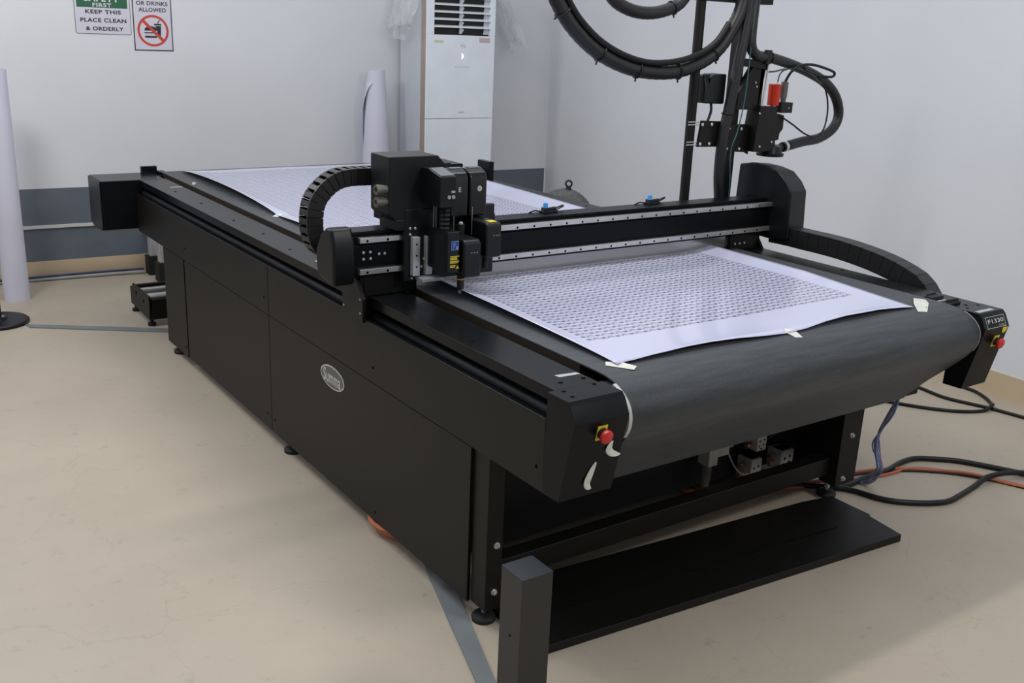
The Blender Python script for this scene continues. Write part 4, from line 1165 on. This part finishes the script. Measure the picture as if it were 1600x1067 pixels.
# crumpled film hanging over the top on both sides
mb = MB(); random.seed(5)
NS, NT = 34, 12
path = []
for i in range(NS + 1):
    t = i / NS
    if t < 0.36: path.append((AX0 - 0.13 + 0.15 * (t / 0.36) ** 1.6, 1.74 + (AZ + 0.02 - 1.74) * (t / 0.36)))
    elif t < 0.64: path.append((AX0 + 0.02 + (AX1 - AX0 - 0.04) * (t - 0.36) / 0.28, AZ + 0.025))
    else: path.append((AX1 + 0.01 + 0.32 * ((t - 0.64) / 0.36) ** 0.9, AZ + 0.015 - (AZ - 1.64) * ((t - 0.64) / 0.36)))
gr = []
for i, (x, z) in enumerate(path):
    row = []
    for j in range(NT + 1):
        y = 6.86 + 0.30 * j / NT
        w_ = 0.0 if 0.36 < i / NS < 0.64 else 1.0
        row.append(mb.bm.verts.new((x + w_ * (0.05 * math.sin(j * 1.7 + i * 0.25)) + random.uniform(-.012, .012) * w_, y, z + random.uniform(-.004, .012) + w_ * 0.05 * math.sin(j * 0.9) * (1 if i in (0, NS) else 0.3))))
    gr.append(row)
for i in range(NS):
    for j in range(NT): mb.face([gr[i][j], gr[i + 1][j], gr[i + 1][j + 1], gr[i][j + 1]])
pf = mb.build('plastic_film', 'film', sharp=180)
tag(pf, 'crumpled clear plastic film draped over the top of the air conditioner', 'plastic film')

# ------------------------------------------------------------------ wall signs
WU = Vector((1, -0.05, 0)).normalized()
def wp(x, z, d=0.0): return Vector((x, wy(x), z)) + Vector((-0.05, -1, 0)).normalized() * d
def wall_plate(mb, pts, d0, d1, mi=0):
    A = [mb.bm.verts.new(wp(x, z, d0)) for x, z in pts]; B = [mb.bm.verts.new(wp(x, z, d1)) for x, z in pts]
    mb.face(A); mb.face(B)
    n = len(pts)
    for i in range(n): mb.face([A[i], A[(i + 1) % n], B[(i + 1) % n], B[i]], mi)
    for f in mb.bm.faces[-2:] if False else []: pass
    return mb
def rrect(x0, x1, z0, z1, r):
    out = []
    for cx_, cz_, a0 in ((x1 - r, z1 - r, 0), (x0 + r, z1 - r, 90), (x0 + r, z0 + r, 180), (x1 - r, z0 + r, 270)):
        for k in range(6):
            a = math.radians(a0 + 18 * k); out.append((cx_ + r * math.cos(a), cz_ + r * math.sin(a)))
    return out
def wplate(name, pts, d0, d1, mk, parent):
    return wall_plate(MB(), pts, d0, d1).build(name, mk, parent)
s1 = thing('wall_sign', wp(1.76, 1.655, 0.0), 'white safety sign with green header asking to keep the place clean', 'sign', 'signs on the back wall')
wplate('border', rrect(1.584, 1.938, 1.657, 2.12, 0.014), 0.001, 0.003, 'signblack', s1)
wplate('sign_board', rrect(1.5865, 1.9355, 1.6595, 2.1175, 0.012), 0.001, 0.0036, 'signwhite', s1)
wplate('green_header', [(1.600, 1.826), (1.921, 1.826), (1.921, 2.05), (1.600, 2.05)], 0.0036, 0.0040, 'green', s1)
for body, x, z, w_, h_, mk, bd in (('SAFETY', 1.760, 1.888, 0.225, 0.048, 'signwhite', 0.03), ('FIRST', 1.760, 1.843, 0.120, 0.026, 'signwhite', 0.03),
                                  ('KEEP THIS', 1.764, 1.800, 0.226, 0.026, 'signblack', 0.026), ('PLACE CLEAN', 1.763, 1.746, 0.292, 0.026, 'signblack', 0.026), ('& ORDERLY', 1.768, 1.692, 0.240, 0.026, 'signblack', 0.026)):
    text(body, 'lettering', mk, s1, wp(x, z, 0.0042), WU, (0, 0, 1), width=w_, height=h_, bold=bd)
s2 = thing('wall_sign', wp(2.08, 1.555, 0.0), 'narrow black framed sign with a red no food or drinks symbol', 'sign', 'signs on the back wall')
wplate('border', [(1.953, 1.557), (2.212, 1.557), (2.212, 1.975), (1.953, 1.975)], 0.001, 0.003, 'signblack', s2)
wplate('sign_board', [(1.9595, 1.5635), (2.2055, 1.5635), (2.2055, 1.9685), (1.9595, 1.9685)], 0.001, 0.0036, 'signwhite', s2)
for body, z, w_ in (('NO FOOD', 1.912, 0.17), ('OR DRINKS', 1.869, 0.208), ('ALLOWED', 1.827, 0.182)):
    text(body, 'lettering', 'signblack', s2, wp(2.084, z, 0.0038), WU, (0, 0, 1), width=w_, height=0.027, bold=0.022)
CXS, CZS, RO_, RI_ = 2.082, 1.690, 0.104, 0.089
mb = MB(); n = 56
def ringv(r, d): return [mb.bm.verts.new(wp(CXS + r * math.cos(2 * math.pi * i / n), CZS + r * math.sin(2 * math.pi * i / n), d)) for i in range(n)]
a0, a1, b0, b1 = ringv(RO_, .0037), ringv(RI_, .0037), ringv(RO_, .0046), ringv(RI_, .0046)
for i in range(n):
    k = (i + 1) % n
    mb.face([b0[i], b0[k], b1[k], b1[i]]); mb.face([a0[i], a0[k], b0[k], b0[i]]); mb.face([a1[i], b1[i], b1[k], a1[k]])
c45 = math.cos(math.radians(45)); w_ = 0.007
wall_plate(mb, [(CXS - RI_ * c45 - w_, CZS + RI_ * c45 - w_), (CXS - RI_ * c45 + w_, CZS + RI_ * c45 + w_), (CXS + RI_ * c45 + w_, CZS - RI_ * c45 + w_), (CXS + RI_ * c45 - w_, CZS - RI_ * c45 - w_)], .0041, .0047)
q = mb.build('prohibition_ring', 'signred', s2)
mb = MB()
bx, bz = 2.068, 1.690
wall_plate(mb, [(bx - 0.045, bz + 0.0)] + [(bx + 0.043 * math.cos(math.radians(a)), bz + 0.004 + 0.026 * math.sin(math.radians(a))) for a in range(180, -1, -15)][::-1][::-1] + [(bx + 0.045, bz + 0.0)], .0037, .0041)
wall_plate(mb, [(bx - 0.045, bz - 0.018), (bx + 0.036, bz - 0.018), (bx + 0.036, bz - 0.010), (bx - 0.045, bz - 0.010)], .0037, .0041)
for k in range(5):
    wall_plate(mb, [(bx - 0.041 + k * 0.016, bz - 0.030), (bx - 0.033 + k * 0.016, bz - 0.025), (bx - 0.025 + k * 0.016, bz - 0.030), (bx - 0.033 + k * 0.016, bz - 0.027)], .0037, .0041)
wall_plate(mb, rrect(bx - 0.043, bx + 0.037, bz - 0.047, bz - 0.034, 0.006), .0037, .0041)
wall_plate(mb, [(bx + 0.022, bz + 0.036), (bx + 0.070, bz + 0.036), (bx + 0.070, bz + 0.046), (bx + 0.022, bz + 0.046)], .0037, .0041)
wall_plate(mb, [(bx + 0.044, bz - 0.034), (bx + 0.064, bz - 0.034), (bx + 0.068, bz + 0.032), (bx + 0.028, bz + 0.032), (bx + 0.040, bz + 0.012)], .0037, .0041)
wall_plate(mb, [(bx + 0.044, bz + 0.046), (bx + 0.050, bz + 0.046), (bx + 0.054, bz + 0.062), (bx + 0.066, bz + 0.067), (bx + 0.064, bz + 0.071), (bx + 0.050, bz + 0.066)], .0037, .0041)
mb.build('burger_and_cup_symbol', 'signblack', s2)

# ------------------------------------------------------------------ unwinder stand, aluminium posts, wall cables (far left)
un = thing('roll_unwinder', (2.2, 6.17, 0), 'low black roller stand on the floor behind the far left corner of the machine', 'roller stand')
mb = MB(); mb.prism('x', [(5.955, 0.045), (6.355, 0.058), (6.362, 0.165), (6.315, 0.175), (6.298, 0.198), (5.945, 0.194)], 1.556, 1.566)
mb.cyl((1.5545, 6.22, 0.155), (1.5565, 6.22, 0.155), 0.013, seg=14, mi=1); mb.cyl((1.5545, 6.06, 0.14), (1.5565, 6.06, 0.14), 0.010, seg=14, mi=1)
mb.build('side_plate', ['powder', 'hole'], un, bevel=0.0015)
mb = MB(); mb.box(2.83, 2.84, 5.955, 6.35, 0.05, 0.19); mb.build('side_plate', 'powder', un)
for y, z, r in ((6.00, 0.176, 0.016), (6.15, 0.176, 0.016), (6.31, 0.172, 0.014)):
    mb = MB(); mb.cyl((1.566, y, z), (2.83, y, z), r, seg=20); q = mb.build('roller', 'alu' if r > 0.015 else 'matte', un)
mb = MB(); mb.box(1.566, 2.83, 6.02, 6.06, 0.09, 0.16); mb.prism('x', [(5.956, 0.045), (5.99, 0.05), (5.985, 0.17), (5.95, 0.17)], 1.575, 2.83); mb.build('cross_tray', 'powder', un)
for x, y in ((1.585, 6.36), (1.580, 5.998), (2.80, 6.30), (2.80, 6.0)):
    mb = MB(); mb.lathe((x, y, 0), (0, 0, 1), [(0, 0.024), (0.018, 0.024), (0.022, 0.01), (0.052, 0.009)], seg=18); mb.build('foot', 'matte', un)


def alu_post(x, y, h, label):
    r_ = thing('aluminium_post', (x, y, 0), label, 'post', 'aluminium posts at the back corner')
    mb = MB(); mb.box(x - 0.05, x + 0.05, y - 0.05, y + 0.05, 0, 0.135); mb.cyl((x + 0.01, y - 0.0512, 0.06), (x + 0.01, y - 0.049, 0.06), 0.007, seg=12, mi=1); mb.build('base', ['matte', 'screw'], r_, bevel=0.004)
    mb = MB(); mb.box(x - 0.032, x + 0.032, y - 0.032, y + 0.032, 0.135, h); mb.build('profile', 'alu', r_, bevel=0.004)
    mb = MB(); mb.box(x - 0.042, x + 0.042, y - 0.042, y + 0.042, 0.29, 0.33); mb.build('clamp', 'alu', r_, bevel=0.004)
    return r_
alu_post(1.965, 7.05, 0.60, 'square aluminium post on a black base, nearer of the pair at the back corner')
alu_post(1.965, 7.29, 0.60, 'square aluminium post on a black base, closer to the wall of the pair')


def floor_cable(name, pts, r, mk, label, cat='cable', group=None, z=None):
    mb = MB(); mb.tube([(p[0], p[1], (r if len(p) < 3 else p[2])) for p in pts], r, seg=10, smooth=10)
    return tag(mb.build(name, mk, sharp=60), label, cat, group or {'power_cable': 'black cables on the floor', 'extension_cable': 'orange cables on the floor', 'wall_cable': 'cables along the back wall'}[name])
floor_cable('wall_cable', [(0.4, 7.42), (0.95, 7.39), (1.35, 7.37), (1.75, 7.34), (1.90, 7.32)], 0.013, 'greywire', 'grey cable along the foot of the back wall behind the left paper roll')
floor_cable('wall_cable', [(0.4, 7.412, 0.03), (0.95, 7.382, 0.031), (1.3, 7.372, 0.032), (1.6, 7.356, 0.034), (1.90, 7.335, 0.032)], 0.008, 'darkblue', 'dark blue cable bundle along the foot of the back wall')

# ------------------------------------------------------------------ flexible duct with eyebolt beyond the right side
du = thing('flexible_duct', (4.3, 5.45, 0), 'grey corrugated hose arching up behind the right edge of the machine', 'hose')
mb = MB(); mb.tube([(4.3, 5.80, 0.03), (4.3, 5.78, 0.35), (4.3, 5.70, 0.56), (4.3, 5.58, 0.66), (4.3, 5.44, 0.685), (4.3, 5.32, 0.64), (4.3, 5.24, 0.54), (4.3, 5.20, 0.35), (4.3, 5.19, 0.03)], 0.075, seg=24, smooth=10, ridge=0.07); mb.build('duct', 'coil', du, sharp=60)
eb = thing('eyebolt', (4.3, 5.46, 0.755), 'black ring bolt on top of the grey corrugated hose', 'eyebolt')
mb = MB(); mb.tube([(4.3 + 0.021 * math.sin(a) * 0.82, 5.46 - 0.021 * math.sin(a) * 0.57, 0.800 + 0.021 * math.cos(a)) for a in [2 * math.pi * i / 28 for i in range(29)]], 0.0065, seg=10, smooth=1)
mb.build('ring', 'matte', eb)
mb = MB(); mb.cyl((4.3, 5.46, 0.755), (4.3, 5.46, 0.778), 0.022, 0.016, seg=16); mb.build('shank', 'matte', eb)

# ------------------------------------------------------------------ cables on the floor at the right
floor_cable('power_cable', [(4.85, 3.15), (4.87, 2.98), (4.85, 2.80), (4.89, 2.66), (4.92, 2.57), (4.95, 2.41), (5.0, 2.1), (5.03, 1.5), (5.0, 0.8), (4.9, -0.2)], 0.009, 'cable', 'black cable running over the floor out of the right picture edge')
floor_cable('power_cable', [(4.35, 3.2), (4.45, 3.02), (4.50, 2.93), (4.60, 2.765), (4.72, 2.635), (4.85, 2.572), (4.93, 2.573, 0.026), (4.99, 2.61), (5.05, 2.68), (5.10, 2.78), (5.10, 2.90)], 0.009, 'cable', 'black cable looping on the floor below the right end block')
floor_cable('power_cable', [(3.15, 2.55), (3.30, 2.42), (3.42, 2.345), (3.57, 2.355), (3.72, 2.352), (3.86, 2.375), (3.96, 2.37), (4.05, 2.31), (4.13, 2.23), (4.25, 2.02), (4.40, 1.75), (4.62, 1.2), (4.78, 0.5), (4.8, -0.3)], 0.012, 'cable', 'thick black cable rising in a hump over the orange cables beside the right leg')
floor_cable('power_cable', [(3.20, 2.50), (3.36, 2.37), (3.42, 2.295), (3.45, 2.20), (3.50, 2.13), (3.59, 2.065), (3.68, 2.03), (3.78, 2.035), (3.92, 2.055), (4.05, 2.06, 0.03), (4.22, 2.00, 0.03), (4.46, 1.80), (4.70, 1.25), (4.86, 0.5), (4.88, -0.3)], 0.012, 'cable', 'thick black cable sagging towards the viewer beside the loose panel corner')
floor_cable('extension_cable', [(3.1, 2.50), (3.38, 2.40), (3.55, 2.37), (3.70, 2.335), (3.86, 2.32), (3.96, 2.24), (4.06, 2.10), (4.13, 1.96), (4.25, 1.7), (4.5, 1.1), (4.66, 0.4), (4.68, -0.3)], 0.0065, 'orange', 'orange cable on the floor crossing under the thick black cables')
floor_cable('power_cable', [(3.40, 2.43), (3.60, 2.40), (3.80, 2.325), (3.95, 2.215), (4.05, 2.09), (4.13, 1.92), (4.26, 1.66), (4.47, 1.12), (4.63, 0.4), (4.65, -0.3)], 0.005, 'cable', 'thin black cable running alongside the orange cables on the floor')
floor_cable('extension_cable', [(3.3, 2.46), (3.46, 2.43), (3.60, 2.42), (3.78, 2.36), (3.92, 2.26), (4.02, 2.13, 0.02), (4.10, 1.99), (4.2, 1.75), (4.44, 1.15), (4.6, 0.4), (4.62, -0.3)], 0.007, 'orange', 'second orange cable on the floor just behind the first one')
mb = MB()
for k, (cx_, cy_, r_) in enumerate(((2.98, 2.62, 0.16), (3.00, 2.60, 0.14), (2.96, 2.63, 0.18))):
    mb.tube([(cx_ + r_ * 1.2 * math.cos(a), cy_ + r_ * 0.8 * math.sin(a), 0.01 + 0.018 * k) for a in [2 * math.pi * i / 24 for i in range(24)]], 0.01, seg=8, smooth=1)
tag(mb.build('cable_coil', 'orange'), 'coiled orange cable on the floor under the front of the machine', 'cable', 'orange cable coils under the machine')
mb = MB()
for k in range(3):
    mb.tube([(1.755 + (0.2 + .012 * k) * math.cos(a), 2.98 + (0.17 + .01 * k) * math.sin(a), 0.01 + 0.016 * k) for a in [2 * math.pi * i / 28 for i in range(29)]], 0.009, seg=8, smooth=1)
tag(mb.build('cable_coil', 'orange'), 'coil of orange cable peeking out under the long left side panel', 'cable', 'orange cable coils under the machine')
# wire bundle hanging from the cable outlet
wb = thing('wire_bundle', (3.5, 2.22, 0), 'bundle of thin blue and violet wires hanging beside the right front leg', 'wires')
random.seed(8)
for k in range(8):
    d = [random.uniform(-.016, .016) for _ in range(12)]
    pts = [(3.50 + d[0] * .4, 2.20 + d[1] * .4, 0.476), (3.50 + d[2] * .6, 2.225 + d[3], 0.371), (3.495 + d[4] * .5, 2.265 + d[5] * .4, 0.275), (3.495 + d[6], 2.275 + d[7], 0.20), (3.505 + d[8], 2.245 + d[9], 0.11), (3.545 + d[10], 2.31 + d[11], 0.02), (3.50, 2.36, 0.012), (3.40, 2.40, 0.03)]
    mb = MB(); mb.tube(pts, 0.0032, seg=6, smooth=8); mb.build('wire', 'bluewire' if k % 3 else 'violet', wb)
